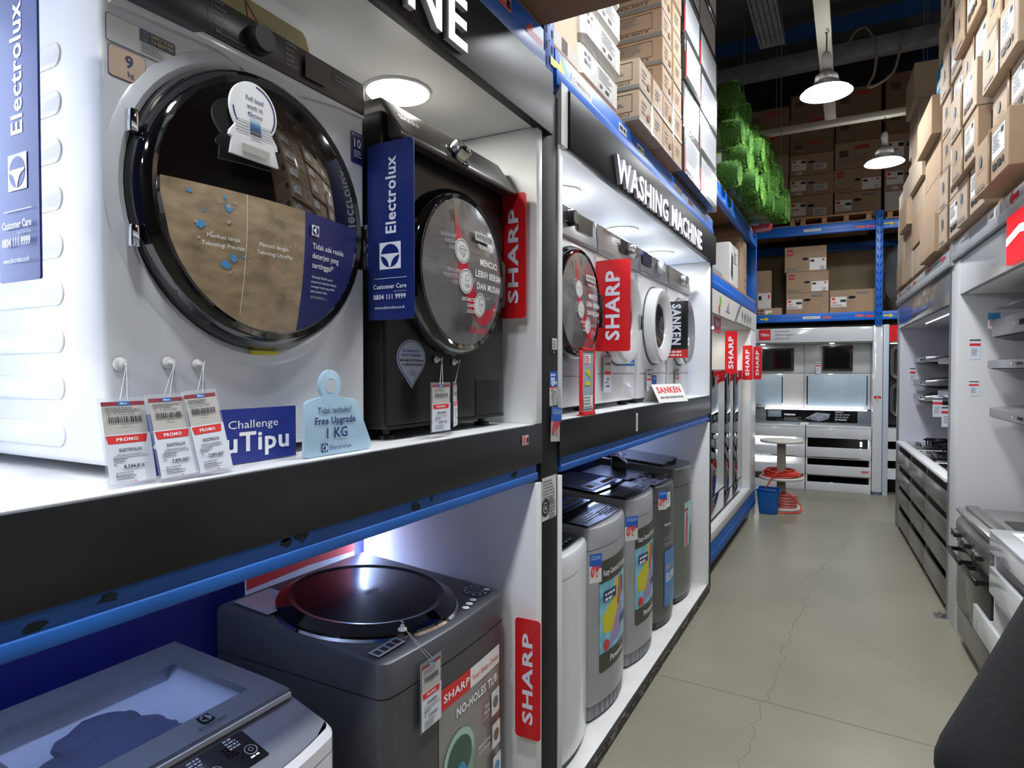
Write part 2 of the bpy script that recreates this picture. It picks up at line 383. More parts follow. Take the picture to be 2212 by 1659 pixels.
def upright(x0, x1, y0, y1, z0, z1, label, face, B=False, holes=True, dv=.052):
    m = MB().box(x0, x1, y0, y1, z0, z1, BLUE, .003); q = SH(); c = (y1-y0)/2 if face == 'x' else (x1-x0)/2
    HO = M('slot_shadow', '#0a1c3c', .8); n = int((z1-z0)/dv); 
    for i in range(n):
        z = .02+i*dv
        if face == 'x':
            q.poly(rrect(c-.028, z, c-.016, z+.028, .006), HO, k=1); q.poly(rrect(c+.016, z, c+.028, z+.028, .006), HO, k=1); q.circ(c, z+.035, .004, HO, 8, k=1)
        else:
            for s in (-1, 1): q.poly([(c+s*.010-.006, z), (c+s*.010+.006, z), (c+s*.024+.006, z+.05), (c+s*.024-.006, z+.05)], HO, k=1)
            q.circ(c, z+.075, .004, HO, 8, k=1)
    if holes: m.sheet(q, (x1, y0, z0) if face == 'x' else (x0, y0, z0), LX if face == 'x' else BX)
    return m.thing('rack_upright', label, 'rack upright', ((x0+x1)/2, (y0+y1)/2, z0), 'blue rack uprights', B)
upright(-1.0, FX+.0, 1.905, 1.985, 2.55, 3.6, 'blue slotted rack upright above the black post', 'x')
upright(-1.75, -1.67, 1.905, 1.985, 0, 3.6, 'rear blue rack upright behind the black post', 'x', holes=False)
# plywood decks on the upper beams
PLY = M('plywood_deck', '#a67c55', .8, var=(3, .12, (1, 6, 1)))
MB().box(-1.75, FX-.01, 1.99, 4.79, 2.708, 2.726, PLY).thing('plywood_deck', 'plywood deck under the stacked cartons above the washing machine sign', 'shelf board', (-1.3, 3.4, 2.708))
MB().box(-1.75, FX-.01, -.75, 1.90, 2.725, 2.743, PLY).thing('plywood_deck', 'plywood deck at the top left above the near bay', 'shelf board', (-1.3, .6, 2.725))
def arrow(sh, u, v, L, h, mat, d=1):
    P = [(0, -.16*h), (.6*L, -.16*h), (.6*L, -.5*h), (L, 0), (.6*L, .5*h), (.6*L, .16*h), (0, .16*h)]
    sh.poly([(u+d*a, v+b) for a, b in P][::d], mat)
def beam_sticker(name, label, cat, y, z, sh, x=FX+.0085, ax=LX, B=False): return sticker(name, label, cat, sh, (x, y, z), ax, B=B)
q = SH(); arrow(q, 0, 0, .12, .085, YEL); beam_sticker('arrow_sticker', 'yellow arrow sticker on the blue beam beside the rack upright', 'sticker', 1.93+.02, 2.648, q, FX+.0025)
q = SH(); arrow(q, 0, 0, .12, .075, REDP, -1); beam_sticker('arrow_sticker', 'red arrow sticker on the blue beam at the top left', 'sticker', 1.885, 2.668, q, FX+.0025)
q = SH(); q.rect(0, 0, .11, .04, M('salmon_label', '#d9867c', .6)); q.micro(.006, .035, .07, 3, .006, REDP); q.rect(.082, .008, .104, .032, INK); beam_sticker('location_label', 'salmon location label left of the red arrow on the top beam', 'label', 1.56, 2.66, q, FX+.0025)
def loclab(t, y, z, wd, lab, h=.034, x=FX+.0025, ax=LX, B=False, col=None):
    q = SH(); q.rect(0, 0, wd, h, col or PAPER); q.text(t, wd/2, h*.26, h*.46, INK, 'C', fit=wd*.86) if t else q.micro(wd*.08, h*.75, wd*.84, 1, h*.5, INK, 1, rnd=0); beam_sticker('location_label', lab, 'label', y, z, q, x, ax, B)
loclab('C180030102', 2.13, 2.645, .2, 'white location label reading a long code on the beam under the white cartons', .036)
loclab(None, 2.66, 2.652, .11, 'short white label on the beam just left of the sign\'s first letter', .036)
loclab(None, 2.93, 2.650, .11, 'white label on the beam above the word washing', .032)
loclab('C180030101', 3.62, 2.648, .2, 'white location label on the beam above the word machine', .032)
loclab(None, 4.0, 2.648, .12, 'small red and white label on the beam above the word machine', .032, col=M('salmon_label'))
# ---------------------------------------------------------------- curved sheets
def clip(P, axis, lo, hi):
    for s, lim in ((1, lo), (-1, hi)):
        out = []
        for i in range(len(P)):
            a, b = P[i], P[(i+1) % len(P)]; da, db = s*(a[axis]-lim), s*(b[axis]-lim)
            if da >= 0: out.append(a)
            if (da > 0 > db) or (da < 0 < db):
                t = da/(da-db); out.append((a[0]+(b[0]-a[0])*t, a[1]+(b[1]-a[1])*t))
        P = out
        if len(P) < 3: return []
    return P
def curved(mb_, sh, fn, N=(1, 0, 0), eps=.0005, cell=.03, axes=(0, 1)):
    N = Vector(N)
    for vs, fs, mat, k in sh.it:
        us = [p[0] for p in vs]; wv = [p[1] for p in vs]
        if len(fs) == 1 and (max(us)-min(us) > cell or max(wv)-min(wv) > cell):
            polys = [[vs[i] for i in fs[0]]]
            for ax in axes:
                nx = []
                for P in polys:
                    lo, hi = min(p[ax] for p in P), max(p[ax] for p in P); n = max(1, math.ceil((hi-lo)/cell))
                    for i in range(n):
                        c = clip(P, ax, lo+(hi-lo)*i/n, lo+(hi-lo)*(i+1)/n)
                        if c: nx.append(c)
                polys = nx
            for P in polys: mb_.add([fn(a, b)+N*(k*eps) for a, b in P], [tuple(range(len(P)))], mat)
        else: mb_.add([fn(a, b)+N*(k*eps) for a, b in vs], fs, mat)
    return mb_
def lthing(*a, **k):
    t = thing(*a, **k); t['_o'] = [0, 0, 0]; return t
# ---------------------------------------------------------------- front loaders (x = 0 is the front, y runs along the aisle)
WBODY = M('white_enamel', '#dcdee2', .25, coat=.3); GBODY = M('graphite_metal', '#2e2c2b', .30, .7, var=(60, .06, (1, .05, 1))); SBODY = M('silver_enamel', '#b4b6ba', .32, .5)
PANELB = M('charcoal_panel', '#3a3837', .3); RUB = M('grey_rubber', '#55585c', .6); DRUM = M('drum_steel', '#8c8f94', .3, 1)
def feet(t, W, D, h=.022):
    for x in (-.05, -D+.06):
        for y in (.06, W-.06):
            MB().lathe([(.012, h+.012), (.012, .012), (.024, .010), (.026, 0)], (x, y, 0), (0, 0, 1), PLASTB, 16, False, True).part('foot', t)
def door(t, cy, cz, R, rim, glass, x0=0, bulge=.03, prot=.045, hinge=True, well=None, decor=None, name='door'):
    """porthole door: lathed rim, domed glass, with printed film on it"""
    m = MB(); m.lathe([(R+.003, x0-.002), (R+.003, prot*.45), (R-.006, prot*.9), (R-.016, prot+.004), (R-.026, prot)], (0, cy, cz), (1, 0, 0), rim, 56)
    d = m.part('door_rim', t); Rg = R-.026
    prof = [(Rg*(1-i/9), prot+bulge*(1-(1-i/9)**2)) for i in range(9)]+[(.0005, prot+bulge)]
    g = MB().lathe(prof, (0, cy, cz), (1, 0, 0), glass, 56).part('door_glass', d)
    fn = lambda u, v: Vector((prot+bulge*(1-min(1, (u*u+v*v)/(Rg*Rg))), cy+u, cz+v))
    if decor:
        for nm, lab, q in decor(Rg): curved(MB(), q, fn, eps=.0006).part(nm, d, lab)
    if hinge:
        for s in (-1, 1): MB().box(prot*.3, prot*.75, cy-R-.008, cy-R+.006, cz+s*.09-.018, cz+s*.09+.018, CHROME, .003).part('hinge', d)
    return d
FIELD = M('tan_field_print', '#9a8568', .25, var=(38, .38, (1, .5, 1)), coat=.3)
def strips(q, R, u0, u1, top, mat, k):
    n = max(2, int((u1-u0)/.015))
    for i in range(n):
        a, b = u0+(u1-u0)*i/n, u0+(u1-u0)*(i+1)/n
        fa, fb = math.sqrt(max(0, R*R-a*a)), math.sqrt(max(0, R*R-b*b))
        q.poly([(a, -fa), (b, -fb), (b, min(top, fb)), (a, min(top, fa))], mat, k)
def decor_field(Rg):
    q = SH(); R = Rg-.004; T = .012
    strips(q, R, -R+.0005, .052, T, FIELD, 1); strips(q, R, .052, R-.0005, T, NAVYP, 1); q.k = 2
    q.rect(-.0825, -.2, -.0815, T, WHITEP); r_ = random.Random(4); SKY = M('sky_blue_print', '#4b97cf', .4); HZ = M('cream_haze', '#b6a890', .4)
    for i in range(46):
        a, b = r_.uniform(-.2, .03), r_.uniform(-.15, .0)
        if a*a+b*b > .036: continue
        s = r_.uniform(.0015, .005)*(1 if a < -.08 else .5)
        q.poly([(a+s*math.cos(c)*r_.uniform(.5, 1.2), b+s*math.sin(c)*r_.uniform(.5, 1.2)) for c in range(6)], HZ if r_.random() < .75 else SKY, k=3)
    for a, b in ((-.167, -.055), (-.118, -.018), (-.105, -.105), (-.118, -.118)): q.poly([(a+.009*math.cos(c)*r_.uniform(.6, 1.2), b+.008*math.sin(c)*r_.uniform(.6, 1.2)) for c in range(6)], SKY, k=3)
    q.k = 4
    q.text('Mencuci tanpa', -.125, -.075, .0075, WHITEP, 'C'); q.text('Teknologi Pre-mix', -.125, -.089, .0075, WHITEP, 'C')
    q.text('Mencuci dengan', -.025, -.075, .0075, WHITEP, 'C'); q.text('Teknologi UltraMix', -.022, -.089, .0075, WHITEP, 'C')
    emblem(q, .077, -.022, .021, WHITEP, NAVYP, -90)
    for i, s in enumerate(('Tidak ada residu', 'deterjen yang', 'tertinggal*')): q.text(s, .068, -.058-.019*i, .0115, WHITEP, 'L', b=.12, fit=(.1, .083, .066)[i])
    for i, s in enumerate(('Teknologi UltraMix secara', 'menyeluruh melarutkan deterjen,', 'mencegah residu yang terlihat', 'pada pakaian Anda.')): q.text(s, .068, -.116-.0095*i, .005, WHITEP, 'L', fit=(.066, .08, .074, .05)[i])
    q.micro(.068, -.152, .06, 2, .0014, LGREY)
    return [('door_film', 'photo and navy film on the lower half of the door glass', q)]
def decor_swoosh(words):
    def f(Rg):
        q = SH(); R = Rg-.002
        FILM = M('grey_film', '#6f6d6c', .18, coat=.6); SW = M('swoosh_red', '#c8192f', .22, coat=.5)
        q.circ(0, 0, R, FILM, 56)
        P = [(-.065, .165), (-.072, .06), (-.055, -.03), (-.005, -.10), (.05, -.138), (.1, -.142), (.145, -.115)]; Q = [(.17, -.06), (.12, -.096), (.075, -.096), (.03, -.06), (-.012, -.005), (-.036, .06), (-.060, .165)]
        s = R/.2
        for i in range(6): q.poly([(x*s, y*s) for x, y in (P[i], P[i+1], Q[5-i], Q[6-i])], SW, k=2)
        q.k = 3
        for (a, b, rr) in ((-.046, .052, .034), (-.03, -.028, .034), (.046, -.086, .034)):
            q.circ(a*s, b*s, rr*s, PAPER); q.ring(a*s, b*s, rr*s*.84, rr*s*.9, GREY)
        dk = INK
        a, b = -.046*s, .05*s; q.line([(a-.016, b+.006), (a+.016, b+.006), (a, b-.016), (a-.016, b+.006), (a-.009, b+.014), (a+.009, b+.014), (a+.016, b+.006)], .0014, dk); q.line([(a-.006, b+.006), (a, b-.016), (a+.006, b+.006)], .0012, dk)
        a, b = -.03*s, -.026*s; q.ring(a, b+.006, .008, .0095, dk, 20); q.line([(a-.012, b-.012), (a+.012, b-.012)], .0016, dk); q.line([(a-.012, b-.017), (a+.012, b-.017)], .0016, dk)
        a, b = .046*s, -.086*s; q.line([(a-.013, b+.014), (a, b+.019), (a+.013, b+.014), (a+.012, b-.004), (a, b-.02), (a-.012, b-.004), (a-.013, b+.014)], .0014, dk); q.line([(a-.007, b), (a+.007, b)], .002, dk); q.line([(a, b-.007), (a, b+.007)], .002, dk)
        WT = WHITEP
        q.rect(.012*s, .092*s, .13*s, .118*s, PAPERG); q.text('INVERTER', .071*s, .0985*s, .0135*s, GREY, 'C', b=.2, fit=.10*s); q.text('TECHNOLOGY', .071*s, .072*s, .011*s, WT, 'C', b=.15, fit=.098*s)
        for i, (t_, f_) in enumerate((('MENCUCI', .112), ('LEBIH BERSIH', .168), ('DAN MUDAH', .15))): q.text(t_, .084*s, (.024-.034*i)*s, .0185*s, WT, 'C', b=.25, fit=f_*s)
        for (x, y, l1, l2) in words[:2]:
            q.text(l1, x*s, y*s, .0098*s, LGREY, 'R', b=.2); q.text(l2, x*s, (y-.015)*s, .0098*s, LGREY, 'R', b=.2); q.micro(x*s, (y-.022)*s, .045*s, 3, .0016, LGREY, 2.2, 'R')
        x, y = .008, -.083; q.text('ANTI-BACTERIA', x*s, y*s, .0098*s, WT, 'R', b=.15, fit=.075*s); q.text('GASKET', x*s, (y-.015)*s, .0098*s, WT, 'R', b=.15); q.micro(x*s, (y-.022)*s, .06*s, 3, .0016, WT, 2.2, 'R')
        q.circ(-.055*s, .155*s, .012*s, M('hole_film2', '#4a4646', .3), ry=.018*s); q.circ(-.035*s, -.14*s, .022*s, M('hole_film2'), ry=.026*s)
        q.text('SHARP', .03*s, -.168*s, .018*s, SW, 'C', b=.35, fit=.105*s)
        return [('door_film', 'grey and red printed film over the door', q)]
    return f
# --- the large white one nearest the viewer
t = lthing('washing_machine', 'large white front loader nearest the viewer, tan field photo on its black door', 'washing machine', (-1.02, .568, 1.43), 'front loading washing machines')
el = t; W = .597
MB().box(-.60, 0, 0, W, .02, .848, WBODY, .012, 3).part('body', t)
feet(t, W, .6)
m = MB()
for i in range(9):
    z = .045+i*.078
    m.prism([(a, b) for a, b in rrect(-.585, z, -.115, z+.04, .0195)], (0, -.003, 0), (1, 0, 0), (0, 0, 1), (0, .006, 0), WBODY, .0025)
m.part('side_panel', t, 'white side panel with long pressed ribs')
MB().lathe([(.292, .000), (.287, .004), (.272, .007), (.262, .003)], (0, .29, .474), (1, 0, 0), WBODY, 56).part('door_surround', t)
door(t, .29, .474, .258, GLOSSB, GLASSD, 0, .03, .042, True, None, decor_field)
MB().box(.03, .05, .535, .553, .40, .50, GLOSSB, .006).part('door_handle', t)
MB().box(-.02, .006, .004, W-.004, .772, .846, PANELB, .006).part('control_panel', t, 'charcoal control panel')
p = t.children[-1]
q = SH(); q.text('Electrolux', .045, .832, .009, LGREY, 'L', b=.1); q.text('ULTIMATECARE 500 | ULTRAMIX', .045, .82, .005, LGREY, 'L', fit=.11)
for i, s in enumerate(('Cotton', 'Delicates', 'Mixed', 'Baby Care', 'Rinse + Spin', 'Spin')): q.text(s, .192, .836-.0105*i, .0048, LGREY, 'L')
for i, s in enumerate(('UltraWash', 'Express', 'Bedding', 'Vapour', 'Tub Clean')): q.text(s, .352, .832-.0105*i, .0048, LGREY, 'L')
q.rect(.183, .776, .1838, .842, GREY); q.micro(.19, .781, .07, 1, .0012, LGREY); q.rect(.40, .785, .47, .835, M('display_glass', '#2b2929', .2)); q.micro(.485, .822, .08, 2, .0016, LGREY, 5)
MB().sheet(q, (.006, 0, 0)).part('panel_print', p)
MB().lathe([(.0275, 0), (.0265, .02), (.0235, .026), (.0005, .026)], (.006, .283, .806), (1, 0, 0), M('knob_black', '#26272a', .35), 40).part('knob', p)
MB().prism([(.01, .742), (.2, .752), (.26, .735), (.335, .722), (.4, .745), (.5, .76), (.59, .765), (.59, .771), (.01, .771)], (-.004, 0, 0), (0, 1, 0), (0, 0, 1), (.012, 0, 0), WBODY, .003).part('panel_trim', t)
d = MB().prism([(.03, .756), (.15, .760), (.17, .771), (.03, .771)], (.002, 0, 0), (0, 1, 0), (0, 0, 1), (.0075, 0, 0), M('recess_grey', '#3b3e46', .5)).part('detergent_drawer', t, 'grey detergent drawer recess')
q = SH(); q.rect(.005, .684, .12, .727, NAVYP, .004); q.rect(.006, .685, .119, .726, PAPER, .0035); q.rect(.058, .706, .119, .726, M('dark_slate', '#2a3448', .4), .003)
q.rect(.064, .7095, .071, .7225, LGREY); q.rect(.065, .711, .070, .7215, M('dark_slate')); q.text('SIMPLY SCAN', .076, .7175, .0056, M('gold_print', '#c9ae5e', .4), 'L', b=.2, fit=.038); q.text('TO REGISTER', .076, .7095, .0056, M('gold_print'), 'L', b=.2, fit=.038); q.micro(.06, .703, .045, 5, .0016, GREY, 2)
MB().sheet(q, (0.0006, 0, 0), eps=.0004).part('sticker', t, 'white register sticker'); q = SH(); q.rect(.008, .632, .068, .681, NAVYP, .006); q.rect(.009, .633, .067, .680, M('tan_foil', '#b49c86', .3, .2), .0055); q.text('9', .041, .654, .0195, NAVYP, 'C', b=.25); q.text('kg', .0435, .640, .0085, NAVYP, 'C', b=.02)
MB().sheet(q, (0.0006, 0, 0), eps=.0004).part('sticker', t, 'tan capacity sticker'); q = SH(); q.rect(.549, .655, .591, .727, NAVYP, .003); emblem(q, .556, .721, .006, WHITEP, NAVYP, -90); q.text('Electrolux', .561, .719, .004, WHITEP, 'L'); q.text('10', .569, .692, .02, WHITEP, 'C', b=.2); q.micro(.556, .684, .028, 4, .0018, WHITEP, 2.4)
MB().sheet(q, (0.0006, 0, 0), eps=.0004).part('sticker', t, 'navy warranty sticker')
q = SH(); q.rect(.225, .208, .335, .212, M('yellow_strip', '#d6cf3a', .5))
MB().box(0, .012, .262, .325, .203, .211, M('yellow_strip')).part('filter_flap', t, 'yellow strip under the door')
# snow-globe shelf talker on the door
P = [(.050*math.cos(math.radians(a)), .05*math.sin(math.radians(a))+.012) for a in range(-40, 221, 10)]
P += [(-.05, -.035), (-.052, -.043), (-.045, -.046), (-.050, -.074), (.054, -.074), (.045, -.046), (.052, -.043), (.05, -.035)]
tk = lthing('shelf_talker', 'white globe shaped card reading full load wash in 45mins on the black door', 'card', (-.938, .782, 2.05))
MB().prism(P, (-.006, 0, 0), (0, 1, 0), (0, 0, 1), (.006, 0, 0), WHITEP, .0005).part('board', tk); m = MB().box(-.024, -.006, -.02, .02, -.02, .03, NAVYP); m.part('stand_off', tk)
q = SH(); q.ring(0, .012, .043, .046, NAVYP, 24, -35, 85); q.ring(0, .012, .043, .046, NAVYP, 8, 185, 215)
for i, s in enumerate(('Full load', 'wash in', '45mins')): q.text(s, 0, .028-.0135*i, .0078, NAVYP, 'C', b=.12)
cols = ['#b9d0dc', '#7fa7c4', '#4d7fae', '#2f5f98', '#26426e', '#5a5f63', '#3f3b3a']
for i, c in enumerate(cols): q.rect(-.012, -.008-.004*i, .012, -.0045-.004*i, M('cloth_print%d' % i, c, .6))
for i in range(5): q.rect(-.04, -.012-.005*i, -.014, -.0105-.005*i, LGREY, k=4); q.rect(.014, -.012-.005*i, .04, -.0105-.005*i, LGREY, k=4)
q.rect(-.03, -.066, .03, -.052, M('talker_slot', '#aeb2a6', .5))
MB().sheet(q, (0, 0, 0), eps=.0003).part('print', tk)
# tan card behind the control panel
q = SH(); GOLD = M('gold_card', '#a3966f', .4); P = [(.0, 0), (.375, 0), (.345, .083), (.335, .092), (.0, .092)]
c = MB().prism(P, (0, 0, 0), (0, 1, 0), (0, 0, 1), (-.003, 0, 0), GOLD)
q.poly([(.180, .082), (.190, .075), (.215, .042), (.225, .02), (.20, .02), (.188, .048)], M('face_print', '#b58d70', .5)); q.line([(.180, .084), (.187, .047), (.198, .015)], .002, M('hair_print', '#5b3d28', .6)); q.line([(.180, .084), (.207, .057), (.226, .02)], .0025, M('hair_print'))
q.micro(.08, .075, .06, 3, .005, LGREY, 2); q.micro(.24, .06, .09, 3, .005, LGREY, 2)
c.sheet(q, (0, 0, 0)).thing('display_card', 'tan card standing on top of the white front loader behind its control panel', 'card', (0, 0, 0)).location = (-1.105, .72, 2.279)
# --- the dark one
t = lthing('washing_machine', 'dark graphite front loader with a chrome knob beside the black post', 'washing machine', (-.99, 1.198, 1.43), 'front loading washing machines')
sh_dark = t; W = .597
MB().box(-.6, 0, 0, W, .028, .80, GBODY, .012, 3).part('body', t); feet(t, W, .6, .025)
MB().prism([(-.14, .80), (-.13, .838), (-.02, .838), (.048, .742), (.046, .728), (.0, .733), (-.02, .80)], (0, .012, 0), (1, 0, 0), (0, 0, 1), (0, W-.014, 0), M('panel_graphite', '#4d4a47', .3, .5), .006).part('control_panel', t, 'slanted graphite control panel'); p = t.children[-1]
pn = Vector((.096, 0, .068)).normalized(); PV = Vector((-.068, 0, .096)).normalized(); PO = Vector((.048, 0, .742))
q = SH(); q.text('SHARP', .045, .058, .017, WHITEP, 'L', b=.2, fit=.085); q.text('INVERTER 8.0kg', .2, .032, .006, LGREY, 'L'); q.rect(.262, .004, .2628, .112, INK); q.micro(.275, .09, .07, 3, .004, GREY, 3); q.micro(.47, .08, .08, 4, .003, GREY, 4)
MB().sheet(q, PO, ((0, 1, 0), PV)).part('panel_print', p)
k = MB(); k.lathe([(.03, 0), (.031, .02), (.029, .03), (.022, .031), (.021, .026), (.0005, .026)], PO+PV*.03+Vector((0, .272, 0)), pn, CHROME, 40); k.part('knob', p, 'chrome ring knob')
k = MB(); k.lathe([(.042, 0), (.042, .003), (.036, .004)], PO+PV*.028+Vector((0, .272, 0)), pn, GLOSSB, 40); k.part('knob_base', p)
door(t, .282, .442, .226, GLOSSB, GLASSD, 0, .022, .05, False, None, decor_swoosh([(-.085, .078, 'ELEGANT', 'DESIGN'), (-.072, -.012, 'SPACARE', 'FUNCTION')]))
MB().prism([(.478, .36), (.51, .37), (.515, .5), (.482, .51), (.494, .44)], (.03, 0, 0), (0, 1, 0), (0, 0, 1), (.022, 0, 0), PLASTB, .003).part('door_handle', t)
q = SH(); q.rect(.418, .038, .562, .144, PLASTB, .005); q.rect(.42, .04, .56, .142, GBODY, .004); MB().sheet(q, (.0005, 0, 0)).part('filter_flap', t)
MB().box(0, .003, .01, W-.01, .028, .036, GBODY).part('kick_strip', t)
P = [(.060*math.cos(math.radians(a)), .047*math.sin(math.radians(a))) for a in range(-35, 216, 10)]+[(0, -.078)]
SILV = M('silver_foil', '#9aa0ad', .35, .4); RB_ = M('royal_blue_print', '#2f4fa0', .4)
q = SH(); q.poly([(x+.105, y+.205) for x, y in P], SILV); q.poly([(x*.93+.105, y*.93+.205) for x, y in P], RB_); q.poly([(x*.88+.105, y*.88+.205) for x, y in P], SILV)
for i, (s, c, f_) in enumerate((('BOOMERANG', RB_, .042), ('BODY CABINET', RB_, .05), ('MINIM GETARAN', INK, .058), ('& KEBISINGAN', INK, .05))): q.text(s, .105, .22-.0105*i-.003*(i > 1), .0062, c, 'C', b=.2, fit=f_*1.7)
q.ring(.1, .166, .006, .0075, INK, 16, -60, 240); q.line([(.105, .163), (.11, .163), (.113, .172), (.116, .157), (.119, .166), (.123, .166)], .0012, INK)
MB().sheet(q, (.0005, 0, 0)).part('sticker', t, 'silver drop shaped sticker')
# --- four machines of the far bay
def front_loader(y, label, body, ptop, rim, W=.585, x=-1.0, R=.2, glass=GLASSD, decor=None, knob=(.42, PLASTB), disp=(.3, .4), shelf=1.43, hpan=.70, prot=.05, laundry=False, cz=.44, top=None, txt=None):
    t = lthing('washing_machine', label, 'washing machine', (x, y, shelf), 'front loading washing machines')
    MB().box(-.58, 0, 0, W, .025, hpan+.004, body, .012, 3).part('body', t); feet(t, W, .58, .025)
    MB().prism([(-.58, hpan), (-.58, .845), (-.03, .845), (.0, .83), (.012, hpan+.006), (.006, hpan)], (0, 0, 0), (1, 0, 0), (0, 0, 1), (0, W, 0), ptop, .005).part('control_panel', t); p = t.children[-1]
    q = SH(); q.rect(disp[0], hpan+.05, disp[1], hpan+.115, M('display_glass')); q.micro(.05, hpan+.1, .1, 1, .012, GREY); q.rect(.03, hpan+.02, .19, hpan+.022, GREY); q.rect(.19, hpan+.02, .192, .83, GREY); q.micro(.22, hpan+.1, .06, 4, .004, LGREY, 3)
    if txt: q.text(txt, .05, hpan+.095, .016, GREY, 'L', b=.15)
    MB().sheet(q, (.0125, 0, 0), eps=.0006).part('panel_print', p)
    MB().lathe([(.033, 0), (.031, .026), (.026, .032), (.0005, .032)], (.008, knob[0], hpan+.08), (1, 0, 0), knob[1], 32).part('knob', p)
    d = door(t, W/2, cz, R, rim, glass, 0, .012, prot, False, None, decor)
    MB().box(0, .0015, .03, W-.03, .15, .153, GREY).part('kick_seam', t)
    return t, d
wc_words = [(-.085, .078, 'EASY', 'IRON'), (-.072, -.012, 'AUTO', 'CLEAN')]
m1, d = front_loader(2.062, 'white front loader with a grey and red film door, first beyond the black post', WBODY, SBODY, GLOSSB, R=.226, decor=decor_swoosh(wc_words), knob=(.27, PLASTB), disp=(.36, .52), cz=.442)
MB().box(.04, .06, .505, .53, .36, .5, PLASTB, .004).part('door_handle', m1)
RIMW = M('white_ring', '#cfd1d4', .22, coat=.4); RIMC = M('silver_ring', '#c3c6cb', .18, .6)
def wide_door(t, W, cz, R0, R1, rim, laundry=False, prot=.05):
    m = MB(); m.lathe([(R0+.004, 0), (R0+.004, .02), (R0, prot), (R0-.012, prot+.012), (R0-.03, prot+.012), (R1+.004, prot-.012), (R1, prot-.025)], (0, W/2, cz), (1, 0, 0), rim, 56); d = m.part('door_ring', t)
    MB().lathe([(R0+.012, 0), (R0+.012, .006), (R0, .006)], (0, W/2, cz), (1, 0, 0), RUB, 56).part('door_gasket', d)
    MB().lathe([(R1, prot-.02), (R1*.8, prot-.03), (R1*.5, prot-.045), (.0005, prot-.05)], (0, W/2, cz), (1, 0, 0), M('door_bowl_glass', '#2b2d2f', .05, coat=.6), 48).part('door_glass', d)
    return d
m2, _ = (None, None)
def ring_loader(y, label, ptop, rim, R0, R1, knob, disp, txt, W=.575, cz=.432):
    t = lthing('washing_machine', label, 'washing machine', (-1.0, y, 1.43), 'front loading washing machines')
    MB().box(-.58, 0, 0, W, .025, .704, WBODY, .012, 3).part('body', t); feet(t, W, .58, .025)
    MB().prism([(-.58, .7), (-.58, .845), (-.03, .845), (.0, .83), (.012, .706), (.006, .7)], (0, 0, 0), (1, 0, 0), (0, 0, 1), (0, W, 0), ptop, .005).part('control_panel', t); p = t.children[-1]
    q = SH(); q.rect(disp[0], .75, disp[1], .815, M('display_glass')); q.rect(.03, .715, .19, .718, GREY); q.micro(.2, .805, .06, 4, .004, LGREY, 3)
    if txt: q.text(txt, .04, .80, .017, GREY, 'L', b=.15)
    MB().sheet(q, (.0125, 0, 0), eps=.0006).part('panel_print', p)
    MB().lathe([(.036, 0), (.034, .03), (.028, .036), (.0005, .036)], (.008, knob[0], .775), (1, 0, 0), knob[1], 32).part('knob', p)
    d = wide_door(t, W, cz, R0, R1, rim); MB().box(0, .0015, .02, W-.02, .16, .163, GREY).part('kick_seam', t)
    return t, d
m2, d = ring_loader(2.66, 'white front loader with a wide white door ring showing coloured laundry, behind the red sign', SBODY, RIMW, .222, .135, (.47, STEEL), (.30, .41), 'Panasonic')
q = SH(); LA = [('#6a7fc0', -.04, .06, .05), ('#7d5aa0', .02, .07, .045), ('#c9a58a', .03, .0, .05), ('#2f5fae', -.06, .0, .05), ('#b98f6a', .0, -.05, .05), ('#6fa07a', -.03, -.08, .045)]
for i, (c, a, b, r_) in enumerate(LA): q.circ(a, b, r_, M('laundry_print%d' % i, c, .5), 18)
q.rect(-.09, -.115, .09, -.075, BLUEP)
MB().sheet(q, (.026, .2875, .432)).part('door_print', d, 'printed laundry picture on the glass')
q = SH(); q.rect(.28, .2, .565, .232, BLUEP); q.text('DIRECT DRIVE INVERTER', .42, .21, .011, WHITEP, 'C', b=.2, fit=.25); MB().sheet(q, (.0006, 0, 0)).part('sticker', m2, 'blue strip sticker')
MB().box(.05, .062, .46, .5, .38, .46, M('grey_handle', '#9a9ca0', .4), .004).part('door_handle', m2)
m3, d = ring_loader(3.30, 'white front loader with a deep white door ring, just left of the hanging black sign', M('silver_panel_sheen', '#9da2ab', .3, .5), M('bright_white_ring', '#e3e5e8', .2, coat=.5), .212, .125, (.36, M('light_knob', '#c7cacd', .3)), (.05, .15), None)
q = SH(); q.rect(.03, .75, .2, .82, NAVYP); MB().sheet(q, (.0135, 0, 0)).part('sticker', m3, 'navy energy sticker on the control panel')
m4, d = ring_loader(3.915, 'white front loader with a silver door ring, last of the row behind the black sign', M('pale_silver', '#aeb3b6', .35, .4), RIMC, .212, .13, (.33, STEEL), (.42, .52), None)
